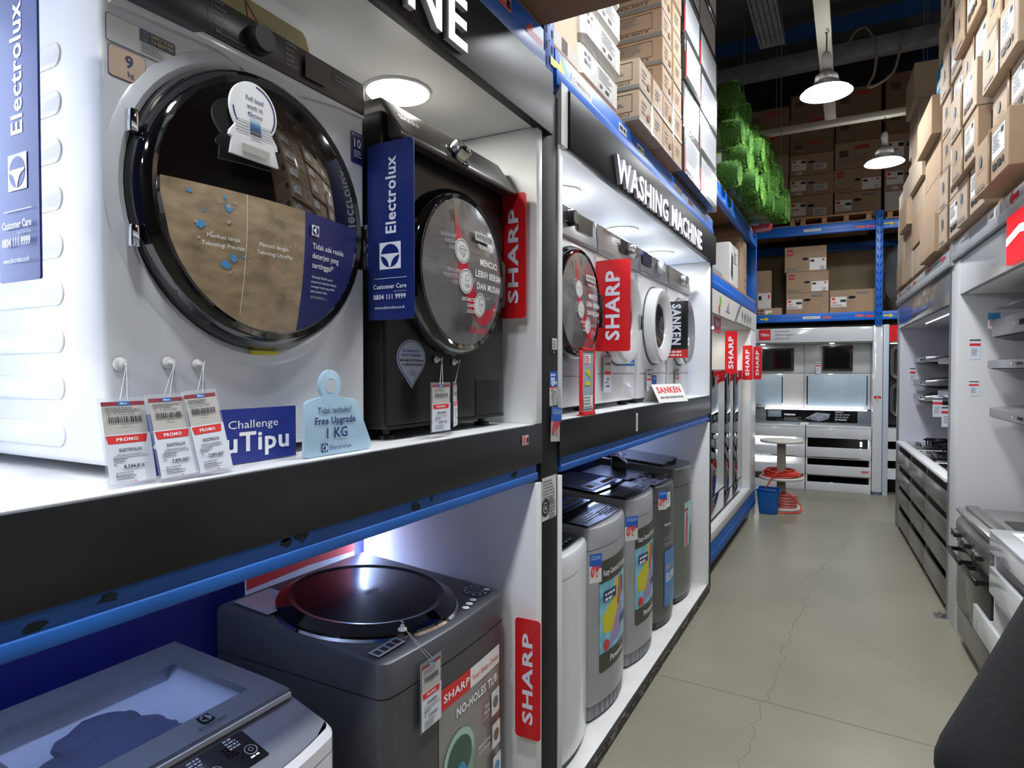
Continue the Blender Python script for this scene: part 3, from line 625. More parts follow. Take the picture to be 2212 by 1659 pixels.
# ---------------------------------------------------------------- top loaders on the lower platform (x = 0 is the front)
def foot_print(W, D, bow, r=.035, inset=0):
    P = [(-D+inset, inset), (-D+inset, W-inset)]
    for i in range(5): t = math.radians(90-90*i/4); P.append((-r+(r-inset)*math.cos(t), W-r+(r-inset)*math.sin(t)))
    for i in range(1, 12): u = 1-i/12; P.append((bow*(1-(2*u-1)**2)-inset, r+(W-2*r)*u))
    for i in range(5): t = math.radians(0-90*i/4); P.append((-r+(r-inset)*math.cos(t), r+(r-inset)*math.sin(t)))
    return P[::-1]
def bowfn(W, bow, y0, z0, r=.035):
    def f(u, v):
        s = (y0+u-r)/(W-2*r); return Vector((bow*(1-(2*min(1, max(0, s))-1)**2)+.0006, y0+u, z0+v))
    return f
def loft(m, P, zf, mat, cap=True):
    """wall between rings: P is a list of outlines, zf a matching list of functions of x giving the height"""
    n = len(P[0]); vs = [(x, y, f(x)) for Q, f in zip(P, zf) for x, y in Q]; fs = []
    for k in range(len(P)-1):
        for i in range(n): j = (i+1) % n; fs.append((k*n+i, (k+1)*n+i, (k+1)*n+j, k*n+j))
    if cap: fs.append(tuple((len(P)-1)*n+i for i in range(n))[::-1])
    return m.add(vs, fs, mat)
def flat(z): return lambda x: z
def top_loader(y, label, body, W, D, hf, hr, bow, x=-.96, z=.055, collar=.10, base=.06, collar_m=None, base_m=None):
    t = lthing('top_loading_washer', label, 'washing machine', (x, y, z), 'top loading washing machines')
    slope = lambda d=0: (lambda x_: hf+d+(hr-hf)*min(1, max(0, -x_/D)))
    F = foot_print(W, D, bow); Fi = foot_print(W, D, bow, inset=.006); Ft = foot_print(W, D, bow, inset=.014)
    loft(MB(), [Fi, Fi], [flat(.012), flat(base)], base_m or RUB, False).part('base_skirt', t)
    loft(MB(), [F, F], [flat(base), flat(hf-collar)], body).part('body', t)
    loft(MB(), [Fi, F, F, Fi, Ft], [flat(hf-collar), flat(hf-collar+.004), slope(-.02), slope(-.005), slope(0)], collar_m or body).part('top_collar', t)
    for xx in (-.05, -D+.05):
        for yy in (.05, W-.05): MB().cyl((xx, yy, 0), (xx, yy, .014), .018, PLASTB, n=12).part('foot', t)
    t['_s'] = [hf, hr, D]
    return t, slope
def topfn(slope, lift=.001): return lambda u, v: Vector((-v, u, slope(0)(-v)+lift))
def topquad(m, slope, pts, mat, lift=.001, thick=0):
    """panel lying on the sloped top; pts are (depth from front, y)"""
    A = [Vector((-d, y, slope(0)(-d)+lift)) for d, y in pts]
    if thick:
        B = [p+Vector((0, 0, thick)) for p in A]; n = len(A)
        ar = sum(A[i].x*A[(i+1) % n].y-A[(i+1) % n].x*A[i].y for i in range(n))
        if ar < 0: A.reverse(); B.reverse()
        return m.add(A+B, [(i, (i+1) % n, n+(i+1) % n, n+i) for i in range(n)]+[tuple(range(n-1, -1, -1)), tuple(range(n, 2*n))], mat)
    ar = sum(A[i].x*A[(i+1) % len(A)].y-A[(i+1) % len(A)].x*A[i].y for i in range(len(A)))
    return m.add(A if ar > 0 else A[::-1], [tuple(range(len(A)))], mat)
# --- white one with a glass lid, nearest
W = .54
LIDG = M('grey_lid_frame', '#6f737a', .35, .4, var=(80, .04)); TUBW = M('pale_tub_plastic', '#c9d4e6', .35); CLOTH = M('navy_clothes', '#111a4a', .8, bump=(14, .8), var=(6, .3)); LIDGL = M('clear_lid_glass', '#c7d4e6', .03, alpha=.07, spec=.6)
t = lthing('top_loading_washer', 'white top loader with a see-through glass lid over navy clothes, nearest the viewer', 'washing machine', (-.96, .468, .055), 'top loading washing machines')
F = foot_print(W, .55, .025); Fi = foot_print(W, .55, .025, inset=.012)
loft(MB(), [Fi, F, F], [flat(.012), flat(.03), flat(.74)], WBODY, False).part('body', t)
hz = lambda x_: .785+.042*min(1, max(0, (-x_)/.14)) if x_ > -.14 else .827+.02*(-x_-.14)/.41
m = MB(); loft(m, [F, F, Fi], [flat(.742), lambda x_: hz(x_)-.014, hz], WBODY, False)
# rim of the top around the opening
hole = [(-.17, .05), (-.17, .49), (-.50, .49), (-.50, .05)]
out = foot_print(W, .55, .025, inset=.012); n0 = len(m.v)
m.part('top_collar', t)
m = MB(); sl = lambda x_: hz(x_)
def tq(a, b, c, d, mat, mm, lift=0): mm.add([(a, b, sl(a)+lift), (c, b, sl(c)+lift), (c, d, sl(c)+lift), (a, d, sl(a)+lift)], [(0, 3, 2, 1)], mat)
for a, b, c, d in ((-.14, .012, -.17, .528), (-.50, .012, -.54, .528), (-.17, .012, -.50, .05), (-.17, .49, -.50, .528)): tq(a, b, c, d, WBODY, m, -.002)
P = [p for p in out if p[0] > -.141]+[(-.14, .012), (-.14, .528)]
ys = [(.012+.516*i/12) for i in range(13)]
xs = lambda yv: .025*(1-(2*(yv-.035)/(W-.07)-1)**2)-.014 if .035 < yv < W-.035 else -.03
for a, b in zip(ys, ys[1:]): m.add([(xs(a), a, hz(xs(a))), (xs(b), b, hz(xs(b))), (-.14, b, hz(-.14)), (-.14, a, hz(-.14))], [(0, 1, 2, 3)], M('brushed_panel', '#8b8d92', .3, .5))
m.part('top_plate', t)
m = MB()   # tub inside
T0 = [(-.17, .05), (-.17, .49), (-.50, .49), (-.50, .05)]; T1 = [(-.22, .11), (-.22, .43), (-.45, .43), (-.45, .11)]; T2 = [(-.22, .13), (-.22, .41), (-.44, .41), (-.44, .13)]
vs = [(x, y, sl(x)-.002) for x, y in T0]+[(x, y, sl(x)-.10) for x, y in T1]+[(x, y, .52) for x, y in T2]
m.add(vs, [(k*4+i, k*4+(i+1) % 4, (k+1)*4+(i+1) % 4, (k+1)*4+i) for k in (0, 1) for i in range(4)]+[(8, 9, 10, 11)], TUBW); m.part('tub', t)
bm = bmesh.new(); bmesh.ops.create_icosphere(bm, subdivisions=4, radius=1)
from mathutils import noise as mn
for v in bm.verts:
    c = v.co; d = 1+.28*mn.noise(c*1.7+Vector((3, 1, 0)))+.1*mn.noise(c*5)
    v.co = Vector((-.335+c.x*.105*d, .25+c.y*.17*d, .755+c.z*.075*d-.01))
cl = MB().bm(bm, CLOTH); bm = bmesh.new(); bmesh.ops.create_icosphere(bm, subdivisions=3, radius=1)
for v in bm.verts:
    c = v.co; d = 1+.3*mn.noise(c*2+Vector((7, 2, 5))); v.co = Vector((-.40+c.x*.05*d, .27+c.y*.08*d, .795+c.z*.03*d))
cl.bm(bm, CLOTH); el_clothes = cl
el_clothes.v = [(x-.96, y+.468, z+.055) for x, y, z in el_clothes.v]
el_clothes.thing('clothes', 'navy blue clothes heaped inside the glass lidded top loader', 'clothes', (-1.3, .72, .7))
m = MB(); li = .028; lz = lambda x_: sl(x_)+.006
def lidbar(a, b, c, d): m.add([(x, y, lz(x)+h) for h in (0, .016) for x, y in ((a, b), (c, b), (c, d), (a, d))], [(0, 1, 2, 3), (7, 6, 5, 4), (0, 4, 5, 1), (1, 5, 6, 2), (2, 6, 7, 3), (3, 7, 4, 0)], LIDG)
lidbar(-.128, .02, -.195, .52); lidbar(-.455, .02, -.53, .52); lidbar(-.195, .02, -.455, .075); lidbar(-.195, .465, -.455, .52)
ld = m.part('lid', t, 'grey framed glass lid')
m = MB(); m.add([(-.195, .075, lz(-.195)+.015), (-.195, .465, lz(-.195)+.015), (-.455, .465, lz(-.455)+.015), (-.455, .075, lz(-.455)+.015)], [(0, 1, 2, 3)], LIDGL); m.part('lid_glass', ld)
m = MB(); m.box(-.132, -.122, .02, .52, .828, .838, M('pale_trim', '#c9c8ce', .3)); m.part('lid_trim', ld)
sd = Vector((-.14, 0, .042)).normalized()
q = SH(); q.rect(.02, .025, .385, .11, GLOSSB, .004)
for i in range(5): a = .06+.075*i; q.ring(a, .052, .011, .0125, LGREY, 20); q.ring(a, .052, .004, .005, LGREY, 12); q.micro(a-.014, .036, .028, 1, .004, WHITEP); q.micro(a-.03, .1, .026, 4, .004, LGREY, 1.9)
for a in (.43, .475): q.ring(a, .075, .009, .010, GREY, 20); q.text('Start' if a < .45 else 'On/Off', a, .058, .005, GREY, 'C')
MB().sheet(q, (-.01, 0, .7905), ((0, 1, 0), sd)).part('control_print', t, 'black touch panel')
q = SH(); emblem(q, 0, .012, .026, GLOSSB, M('brushed_panel'), -90); q.text('Electrolux', 0, -.016, .010, GLOSSB, 'C', fit=.06)
MB().sheet(q, (-.158, .345, lz(-.158)+.0165), ((0, 1, 0), Vector((-1, 0, .1)).normalized())).part('emblem', ld)
q = SH(); q.rect(0, 0, .05, .09, NAVYP, .004); q.rect(.004, .004, .046, .086, PAPER, .003); q.text('10', .025, .04, .034, NAVYP, 'C', b=.3)
curved(MB(), q, bowfn(W, .025, .45, .60)).part('sticker', t)
# --- dark grey one with the round lid
GT = M('slate_enamel', '#55565a', .35, .35, var=(50, .05)); GT2 = M('slate_enamel_top', '#4b4f58', .3, .4)
t, sl2 = top_loader(1.165, 'dark grey top loader with a round black lid, beside the glass lidded one', GT, .60, .60, .845, .893, .012, x=-.965, collar=.088, base=.06)
cD, cY, RD, RY = .285, .268, .262, .256
def disc(r0, r1, l0, l1, mat, m, n=56):
    vs = []; fs = []
    for i in range(n):
        a = 2*math.pi*i/n
        for r, l in ((r0, l0), (r1, l1)): d = cD+RD*r*math.cos(a); vs.append((-d, cY+RY*r*math.sin(a), sl2(0)(-d)+l))
    for i in range(n): j = (i+1) % n; fs.append((2*i, 2*j, 2*j+1, 2*i+1))
    m.add(vs, fs, mat); return m
ld = disc(1.0, .99, .0, .012, GLOSSB, MB()); disc(.99, .86, .012, .03, GLOSSB, ld); l_ = ld.part('lid', t, 'round black lid')
m = disc(1.025, 1.0, .0005, .006, CHROME, MB()); m.part('lid_trim', t, 'bright rim of the lid')
LIDD = M('dark_lid_glass', '#08080b', .22, spec=.2); m = MB(); disc(.86, .8, .03, .026, LIDD, m); disc(.8, .001, .026, .034, LIDD, m); m.part('lid_glass', l_)
q = SH(); q.text('SHARP', 0, 0, .014, LGREY, 'C', b=.2, fit=.06)
MB().sheet(q, (-.27, .28, sl2(0)(-.27)+.0365), ((0, 1, 0), Vector((-1, 0, .085)).normalized())).part('emblem', l_)
q = SH(); q.circ(.533, .075, .046, GLOSSB)
for i in range(9): a = math.radians(20+i*36); q.rect(.533+.035*math.cos(a)-.003, .075+.035*math.sin(a)-.003, .533+.035*math.cos(a)+.003, .075+.035*math.sin(a)+.003, WHITEP, k=q.k)
q.k += 1; q.ring(.533, .075, .021, .025, M('sky_blue_print'), 16, 120, 320); q.circ(.56, .05, .010, WHITEP, 14)
for i in range(3): q.circ(.40+.030*i, .028+.006*i, .011, WHITEP, 14)
q.ring(.555, .16, .012, .014, GREY, 14); q.ring(.575, .135, .008, .010, GREY, 14)
q.rect(.02, .035, .125, .07, LGREY)
for i in range(4): q.rect(.026+.024*i, .041, .044+.024*i, .062, INK)
q.poly([(.02, .42), (.15, .42), (.15, .56), (.02, .56)], M('warning_print', '#8d8f98', .5)); q.micro(.03, .55, .1, 7, .006, M('salmon_label'), 2.6)
curved(MB(), q, topfn(sl2), (0, 0, 1), cell=.05).part('control_print', t, 'round dial print and stickers on the top')
AQ = M('poster_film', '#8c8a88', .15, coat=.5); CUP = M('green_cup_print', '#7fae95', .35)
q = SH(); q.poly([(0, 0), (.34, 0), (.34, .43), (0, .43)], AQ); q.rect(.0, .372, .155, .43, REDP); q.rect(.155, .372, .34, .43, PAPER)
q.text('SHARP', .085, .39, .022, WHITEP, 'C', b=.3, fit=.13); q.text('Your Sharp Choice', .248, .39, .017, REDP, 'C', fit=.165); q.text('NO-HOLES TUB', .2, .325, .025, WHITEP, 'C', b=.35, fit=.24)
q.circ(.095, .2, .08, M('pale_green_print', '#a9cdb8', .35), ry=.085); q.poly([(.02, .2), (.17, .2), (.155, .0), (.03, .0)], CUP); q.circ(.095, .205, .062, M('dark_green_print', '#3d5f55', .35), ry=.06); q.circ(.1, .12, .035, M('sky_blue_print'), ry=.07)
for i, (a, b) in enumerate((('Anti', 'Mold'), ('Stylish & Strong', 'Lid Design'), ('Water', 'Saving'))):
    z = .275-.1*i; q.text(a, .265, z, .0125, WHITEP, 'R', fit=.03 if i == 0 else (.075 if i == 1 else .036)); q.text(b, .265, z-.018, .0125, WHITEP, 'R'); q.micro(.265, z-.025, .06, 2, .0025, LGREY, 2, 'R')
    q.rect(.275, z-.045, .33, z+.03, PAPER, .004); q.circ(.302, z-.008, .018, (GREY, KRAFT3, M('sky_blue_print'))[i], 16)
curved(MB(), q, bowfn(.60, .012, .205, .265)).part('poster', t, 'clear printed poster on the front')
# --- the far bay
LG = M('light_grey_enamel', '#a5a8ab', .35, .2); DGREY = M('dark_steel_finish', '#6b6b69', .35, .5); BLKGL = M('black_glass_top', '#0b0d18', .05, coat=.6)
FUZ = M('dark_olive_print', '#45433c', .4); AQUA = M('aqua_print', '#7dbfd6', .35, var=(20, .25)); YLW = M('yellow_cloth_print', '#cdc52c', .4); PNK = M('pink_cloth_print', '#cf5a63', .4); LAV = M('lavender_cloth_print', '#a08bbd', .4)
def fuzzy(W, bow, H):
    q = SH(); w_, h = W*.68, H
    q.rect(0, 0, w_, h, FUZ, .02); q.rect(.0, h*.17, w_, h*.80, AQUA)
    q.poly([(.03, h*.35), (w_*.35, h*.32), (w_*.55, h*.45), (w_*.5, h*.62), (w_*.6, h*.78), (w_*.45, h*.78), (w_*.3, h*.6), (.02, h*.5)], YLW, None)
    q.poly([(w_*.2, h*.2), (w_*.7, h*.25), (w_*.78, h*.5), (w_*.6, h*.56), (w_*.45, h*.42)], LAV); q.poly([(w_*.55, h*.55), (w_*.75, h*.58), (w_*.7, h*.78), (w_*.6, h*.78)], PNK); q.circ(w_*.6, h*.57, .022, M('coral_print', '#d9524a', .4)); q.poly([(w_*.72, h*.6), (w_*.82, h*.62), (w_*.78, h*.76), (w_*.7, h*.77)], M('deep_green_print', '#3f6b4a', .4))
    q.rect(.03, h*.63, .15, h*.72, NAVYP, .006); q.micro(.04, h*.70, .1, 2, .012, WHITEP, 1.8); q.rect(w_-.12, h*.33, w_-.01, h*.39, NAVYP); q.circ(.05, h*.235, .024, REDP)
    q.text('Fuzzy Control & Tub Hygiene', w_/2, h*.865, .027, WHITEP, 'C', b=.2, fit=w_*.86); q.text('Panasonic', w_*.5, h*.07, .028, WHITEP, 'C', b=.2, fit=w_*.5)
    return q
def dark_top(t, sl, W, D, blue=True, lidc=BLKGL):
    m = MB(); topquad(m, sl, [(.02, .02), (.005, W/2), (.02, W-.02), (.165, W-.02), (.15, W/2), (.165, .02)], GLOSSB, .002, .006); p = m.part('control_panel', t, 'black control panel')
    q = SH(); q.micro(.05, .11, W*.6, 4, .006, LGREY, 3); q.micro(W*.55, .08, W*.36, 4, .007, GREY, 2.2)
    for i in range(7): q.circ(W*.5+.03*i, .045, .006, LGREY, 10, k=q.k)
    curved(MB(), q, topfn(sl, .0085), (0, 0, 1)).part('panel_print', p)
    m = MB(); topquad(m, sl, [(.185, .02), (.168, W/2), (.185, W-.02), (D-.05, W-.03), (D-.05, .03)], lidc, .004, .012); l = m.part('lid', t, 'dark lid')
    m = MB(); topquad(m, sl, [(.17, .1), (.155, W/2), (.17, W-.1), (.188, W-.1), (.176, W/2), (.188, .1)], DARK, .0055, .002); m.part('lid_grip', l)
    if blue:
        q = SH(); q.poly([(.04, .21), (W-.04, .21), (W-.06, .30), (.06, .30)], M('cobalt_print', '#1746b8', .3)); q.rect(.09, .235, .15, .28, KRAFT); q.rect(.17, .235, .23, .28, M('sky_blue_print')); q.rect(.28, .23, .44, .26, KRAFT3); q.rect(.05, .205, W-.05, .209, LGREY)
        curved(MB(), q, topfn(sl, .018), (0, 0, 1)).part('lid_print', l)
W = .455
t, s_ = top_loader(2.085, 'white top loader cut off by the black post, nearest in the far lower bay', WBODY, W, .5, .835, .87, .03, x=-.985, collar=.095, base=.03)
m = MB(); topquad(m, s_, [(.02, .04), (.008, W/2), (.02, W-.04), (.16, W-.03), (.16, .03)], GLOSSB, .002, .006); p = m.part('control_panel', t, 'black control panel')
q = SH(); q.micro(.06, .13, .2, 5, .006, LGREY, 2.8); q.circ(.34, .1, .013, WHITEP); 
for i in range(6): q.rect(.12+.04*i, .03, .145+.04*i, .043, M('sky_blue_print') if i == 3 else LGREY)
curved(MB(), q, topfn(s_, .0085), (0, 0, 1)).part('panel_print', p)
m = MB(); topquad(m, s_, [(.17, .03), (.17, W-.03), (.46, W-.03), (.46, .03)], BLKGL, .004, .012); m.part('lid', t)
W = .49
t, s_ = top_loader(2.56, 'light grey top loader with laundry poster, second in the far lower bay', LG, W, .56, .86, .90, .035, x=-.985, collar=.10, base=.075, base_m=M('mid_grey_plastic', '#84878b', .5))
curved(MB(), fuzzy(W, .035, .50), bowfn(W, .035, .075, .20)).part('poster', t, 'laundry poster on the front'); dark_top(t, s_, W, .56)
q = SH()
for i in range(9): q.rect(.04+.045*i, .015, .046+.045*i, .07, RUB, k=1)
curved(MB(), q, bowfn(W, .029, .0, 0)).part('skirt_ribs', t)
g2 = dup(t, (-1.0, 3.135, .055), 'light grey top loader with laundry poster, third in the far lower bay', 'top loading washing machines')
g2.scale = (1, 1, 1.02)
W = .42
t, s_ = top_loader(3.68, 'dark steel top loader still in plastic wrap, fourth in the far lower bay', DGREY, W, .54, .86, .90, .03, x=-1.0, collar=.10, base=.05, base_m=PLASTB)
dark_top(t, s_, W, .54, False, M('bluish_steel_top', '#4f5a68', .25, .5))
q = SH(); q.rect(.0, .28, .09, .37, PAPER); q.micro(.008, .36, .07, 5, .006, GREY, 2); q.text('Panasonic', .0, .17, .018, WHITEP, 'L', b=.2); q.text('CUCIAN', .0, .08, .026, LGREY, 'L', fit=.17); q.text('SEGUNUNG', .0, .045, .026, LGREY, 'L', fit=.19)
q.rect(.0, -.32, .24, .02, M('mid_blue_print', '#4f86c4', .4), .01); q.text('MESIN', .02, -.10, .036, LGREY, 'L', b=.2, fit=.16); q.text('SUPER', .02, -.17, .05, WHITEP, 'L', b=.3, fit=.19); q.micro(.02, -.22, .19, 3, .008, LGREY, 2.4)
curved(MB(), q, bowfn(W, .03, .1, .44)).part('poster', t, 'blue and white stickers on the front')
m = MB()
for k in range(26):
    r_ = random.Random(k); y = r_.uniform(.03, W-.06); d = r_.uniform(.02, .2)
    topquad(m, s_, [(d, y), (d+.01, y+.05), (d+.035, y+.055), (d+.03, y)], M('shrink_wrap', '#c9d2da', .08, alpha=.22), .012+r_.uniform(0, .01))
m.part('plastic_wrap', t, 'crumpled clear wrap', True)
W = .46
t, s_ = top_loader(4.155, 'tall grey top loader with a small green poster, last in the far lower bay', M('olive_grey_enamel', '#7f827e', .35, .4), W, .56, .90, .955, .03, x=-1.0, collar=.12, base=.045, base_m=PLASTB)
m = MB(); topquad(m, s_, [(.10, .02), (.07, W/2), (.10, W-.02), (.52, W-.03), (.52, .03)], M('grey_steel_lid', '#5f646b', .25, .5), .004, .014); l = m.part('lid', t)
m = MB(); topquad(m, s_, [(.085, .12), (.06, W/2), (.085, W-.12), (.105, W-.12), (.08, W/2), (.105, .12)], DARK, .005, .0155); m.part('lid_grip', l)
q = SH(); q.rect(.08, .40, .2, .5, BLUEP); q.rect(.09, .42, .14, .45, REDP); curved(MB(), q, topfn(s_, .02), (0, 0, 1)).part('sticker', l)
q = SH(); q.rect(0, 0, .2, .30, M('mint_print', '#9fcfd0', .4)); q.poly([(.02, 0), (.06, .0), (.07, .2), (.045, .25), (.02, .18)], PNK); q.poly([(.1, 0), (.2, 0), (.2, .15), (.13, .12)], M('deep_green_print')); q.micro(.08, .27, .1, 5, .008, WHITEP, 2.2); q.rect(.0, .245, .07, .26, REDP)
curved(MB(), q, bowfn(W, .03, .13, .36)).part('poster', t, 'small green and pink poster')
# ---------------------------------------------------------------- sign boards, tags and cards on the left rack
def blade(label, O, w_, h, face, draw, rz=0, th=.003, back=None, cat='sign', grp=None, r=.012):
    """upright board standing out from the shelf into the aisle, facing the viewer"""
    t = lthing('sign_board', label, cat, O, grp, rz=rz)
    MB().prism(rrect(0, 0, w_, h, r), (0, 0, 0), (1, 0, 0), (0, 0, 1), (0, th, 0), face).part('board', t)
    q = SH(); draw(q, w_, h); MB().sheet(q, (0, 0, 0), BX).part('lettering', t)
    MB().box(-.02, .0, 0, th, h*.45, h*.55, CLEAR).part('bracket', t)
    return t
NB = M('sign_navy', '#1b2a6b', .3, coat=.2); SR = M('sign_red', '#d32027', .28, coat=.2); SW2 = M('sign_white', '#dfe3f2', .4)
def navy(q, w_, h):
    q.text('Electrolux', w_*.62, h*.485, .031, SW2, 'L', b=.22, rot=90, fit=h*.43); emblem(q, w_*.5, h*.36, w_*.46, SW2, NB, 0)
    q.rect(w_*.16, h*.232, w_*.86, h*.2345, SW2); q.text('Customer Care', w_*.5, h*.175, .0108, SW2, 'C', b=.15, fit=w_*.72); q.text('Semi Toll Free', w_*.86, h*.153, .0045, LGREY, 'R'); q.text('0804 111 9999', w_*.5, h*.115, .0120, SW2, 'C', b=.2, fit=w_*.70); q.text('www.electrolux.co.id', w_*.5, h*.06, .0075, SW2, 'C', fit=w_*.64)
blade('navy sign board with a white emblem at the left edge beside the white front loader', (-1.065, .45, 1.725), .108, .415, NB, navy, grp='navy and red sign boards', r=.004)
blade('navy sign board with a white emblem standing between the white and the dark front loaders', (-1.018, 1.172, 1.722), .136, .415, NB, navy, grp='navy and red sign boards')
def redsign(q, w_, h): q.text('SHARP', w_*.68, h*.12, w_*.40, SW2, 'L', b=.3, rot=90, fit=h*.76)
blade('red sign board with white lettering beside the dark front loader with the chrome knob', (-1.004, 1.80, 1.772), .09, .40, SR, redsign, grp='navy and red sign boards')
blade('red sign board with white lettering beside the dark grey round lidded top loader', (-.947, 1.79, .424), .09, .385, SR, redsign, grp='navy and red sign boards')
blade('red sign board with white lettering between the first two front loaders of the far bay', (-1.0, 2.652, 1.69), .16, .40, SR, redsign, grp='navy and red sign boards')
SK = M('sign_black', '#17181a', .25, coat=.3)
def sanken(q, w_, h): q.rect(0, 0, w_, h*.15, REDP); q.text('SANKEN', w_*.36, h*.95, w_*.36, SW2, 'L', b=.4, rot=-90, fit=h*.72); q.micro(w_*.2, h*.12, w_*.6, 2, .01, WHITEP)
blade('black sign board with white lettering and a red foot among the far front loaders', (-1.02, 3.885, 1.685), .15, .345, SK, sanken, grp='navy and red sign boards', r=.003)
# suction hooks and hanging price tags
def hook(y, z, x, label, r=.011):
    m = MB(); m.lathe([(r, 0), (r*.9, .004), (r*.45, .007), (r*.4, .013), (.0005, .014)], (x, y, z), (1, 0, 0), M('milky_plastic', '#d9d8d4', .3), 24)
    m.tube([(x+.012, y, z), (x+.02, y, z-.002), (x+.021, y, z+.006)], .0015, M('milky_plastic'), 6)
    return m.thing('suction_hook', label, 'hook', (x, y, z), 'suction hooks')
MAR = M('maroon_print', '#8e2f3a', .5); TGW = M('tag_card', '#d8dde8', .45); TGG = M('tag_paper', '#bcb9b3', .6)
def price_tag(label, O, w_, h, top, brand, price, rz=0, tilt=0, lean=0, string=None, detail=True, grp='hanging price tags', y_rot=None):
    """clear sleeve with a grey barcode slip above a white promo card; O is its lower left corner"""
    t = lthing('price_tag', label, 'price tag', O, grp)
    t.rotation_euler = (math.radians(tilt), math.radians(-lean), rz)
    s = h/.14; hu = h*.57; w1 = w_*.86
    MB().box(-.0012, -.0004, 0, w_, 0, h, CLEAR).part('sleeve', t)
    q = SH(); q.rect(w_*.06, hu, w_*.94, h*.95, TGG, k=1); q.rect(w_*.06, h*.905, w_*.94, h*.95, MAR, k=2); q.rect(w_*.38, h*.905, w_*.62, h*.95, BLUEP, k=3)
    q.k = 4
    if detail: q.text('Mitra', w_*.5, h*.915, h*.024, WHITEP, 'C', b=.2); q.text(top, w_*.14, h*.80, h*.03, GREY, 'L', fit=w_*.56)
    q.micro(w_*.12, h*.885, w_*.7, 2, h*.016, GREY, 1.5); q.bars(w_*.16, h*.705, w_*.66, h*.07, INK); q.micro(w_*.4, h*.685, w_*.3, 1, h*.01, GREY)
    MB().sheet(q, (0, 0, 0), eps=.0003).part('barcode_slip', t, 'grey barcode slip')
    q = SH(); q.rect(w_*.03, h*.02, w_*.97, h*.575, TGW, k=1); q.poly([(w_*.06, h*.56), (w_*.10, h*.468), (w_*.86, h*.468), (w_*.9, h*.56)], REDP, 2); q.k = 3
    if detail:
        q.text('PROMO', w_*.48, h*.495, h*.038, WHITEP, 'C', b=.3, fit=w_*.44); q.text(brand, w_*.52, h*.375, h*.036, INK, 'C', b=.25, fit=w_*.46)
        q.micro(w_*.5, h*.35, w_*.72, 2, h*.014, LGREY, 1.7, 'C'); q.micro(w_*.15, h*.295, w_*.34, 2, h*.014, GREY, 1.5); q.text('Rp.', w_*.15, h*.215, h*.024, INK, 'L', b=.1); q.text(price, w_*.56, h*.18, h*.042, INK, 'C', b=.3, fit=w_*.46); q.micro(w_*.15, h*.14, w_*.5, 4, h*.012, GREY, 1.9)
    else: q.micro(w_*.5, h*.38, w_*.4, 1, h*.03, INK, 2, 'C'); q.micro(w_*.5, h*.2, w_*.5, 1, h*.035, INK, 2, 'C'); q.micro(w_*.15, h*.3, w_*.6, 2, h*.014, GREY)
    q.poly([(w_*.48, h*.025), (w_*.56, h*.025), (w_*.52, h*.04)], REDP)
    MB().sheet(q, (.001, 0, 0), eps=.0003).part('promo_card', t, 'white promo card with a red banner')
    if string:
        a = t.rotation_euler.to_matrix().inverted() @ (Vector(string)-Vector(O))
        b = Vector((0, w_*.45, h*.97)); c = Vector((0, w_*.6, h*.97))
        MB().tube([a, b], .0005, STRING, 5).tube([a, c], .0005, STRING, 5).part('string', t)
    return t
HX = -1.018
hook(.588, 1.612, HX, 'white suction hook above the leftmost price tag on the white front loader'); hook(.668, 1.615, HX, 'white suction hook above the middle price tag on the white front loader', .0105); hook(.722, 1.613, HX, 'white suction hook above the right price tag of three on the white front loader', .0095)
price_tag('leftmost of three price tags hanging on the white front loader, price 8,544,816', (-.935, .522, 1.4345), .073, .130, 'Rp 9.929.000', 'ELECTROLUX', '8,544,816*', 0, 0, 12, (-1.0, .588, 1.612))
price_tag('middle of three price tags hanging on the white front loader, old price 9.459.000', (-.920, .590, 1.4345), .067, .134, 'Rp 9.459.000', 'ELECTROLUX', '7,999,000*', 0, 1.5, 14, (-1.0, .668, 1.615))
price_tag('right of three price tags hanging on the white front loader, leaning over the blue board', (-.916, .652, 1.4345), .065, .138, 'Rp 8.989.000', 'ELECTROLUX', '7,999,000*', 0, 3.5, 14, (-1.0, .722, 1.613))
hook(1.408, 1.633, -.987, 'white suction hook left of two on the dark front loader', .010); hook(1.495, 1.628, -.987, 'white suction hook right of two on the dark front loader', .010)
price_tag('price tag facing the aisle on the dark front loader, below the left hook', (-.93, 1.305, 1.445), .088, .128, 'Rp 9.014.000', 'SHARP', '8,087,000*', string=(-.967, 1.408, 1.633))
price_tag('price tag turned edge-on below the right hook of the dark front loader', (-.95, 1.435, 1.448), .07, .125, 'Rp 9.400.000', 'SHARP', '8,400,000*', rz=math.radians(24), string=(-.967, 1.495, 1.628))
hook(1.27, .946, -.995, 'white suction hook on top of the dark grey top loader', .012).rotation_euler = (0, -math.pi/2, 0)
price_tag('price tag hanging over the front of the dark grey round lidded top loader', (-.945, 1.278, .685), .092, .178, 'Rp 3.899.000', 'SHARP', '3,509,000*', string=(-.995, 1.27, .955))
price_tag('price tag on the first front loader beyond the post, partly behind it', (-.985, 2.10, 1.475), .085, .16, 'Rp 5.999.000', 'SHARP', '5,399,000*', detail=False)
price_tag('price tag on the wide ringed front loader, left of the blue strip sticker', (-.985, 2.715, 1.50), .11, .185, 'Rp 6.799.000', 'PANASONIC', '6,199,000*', detail=False)
price_tag('faint price tag under the deep ringed front loader', (-.985, 3.40, 1.49), .1, .13, '', '', '', detail=False)
price_tag('faint price tag under the silver ringed front loader at the end', (-.985, 4.05, 1.49), .1, .13, '', '', '', detail=False)
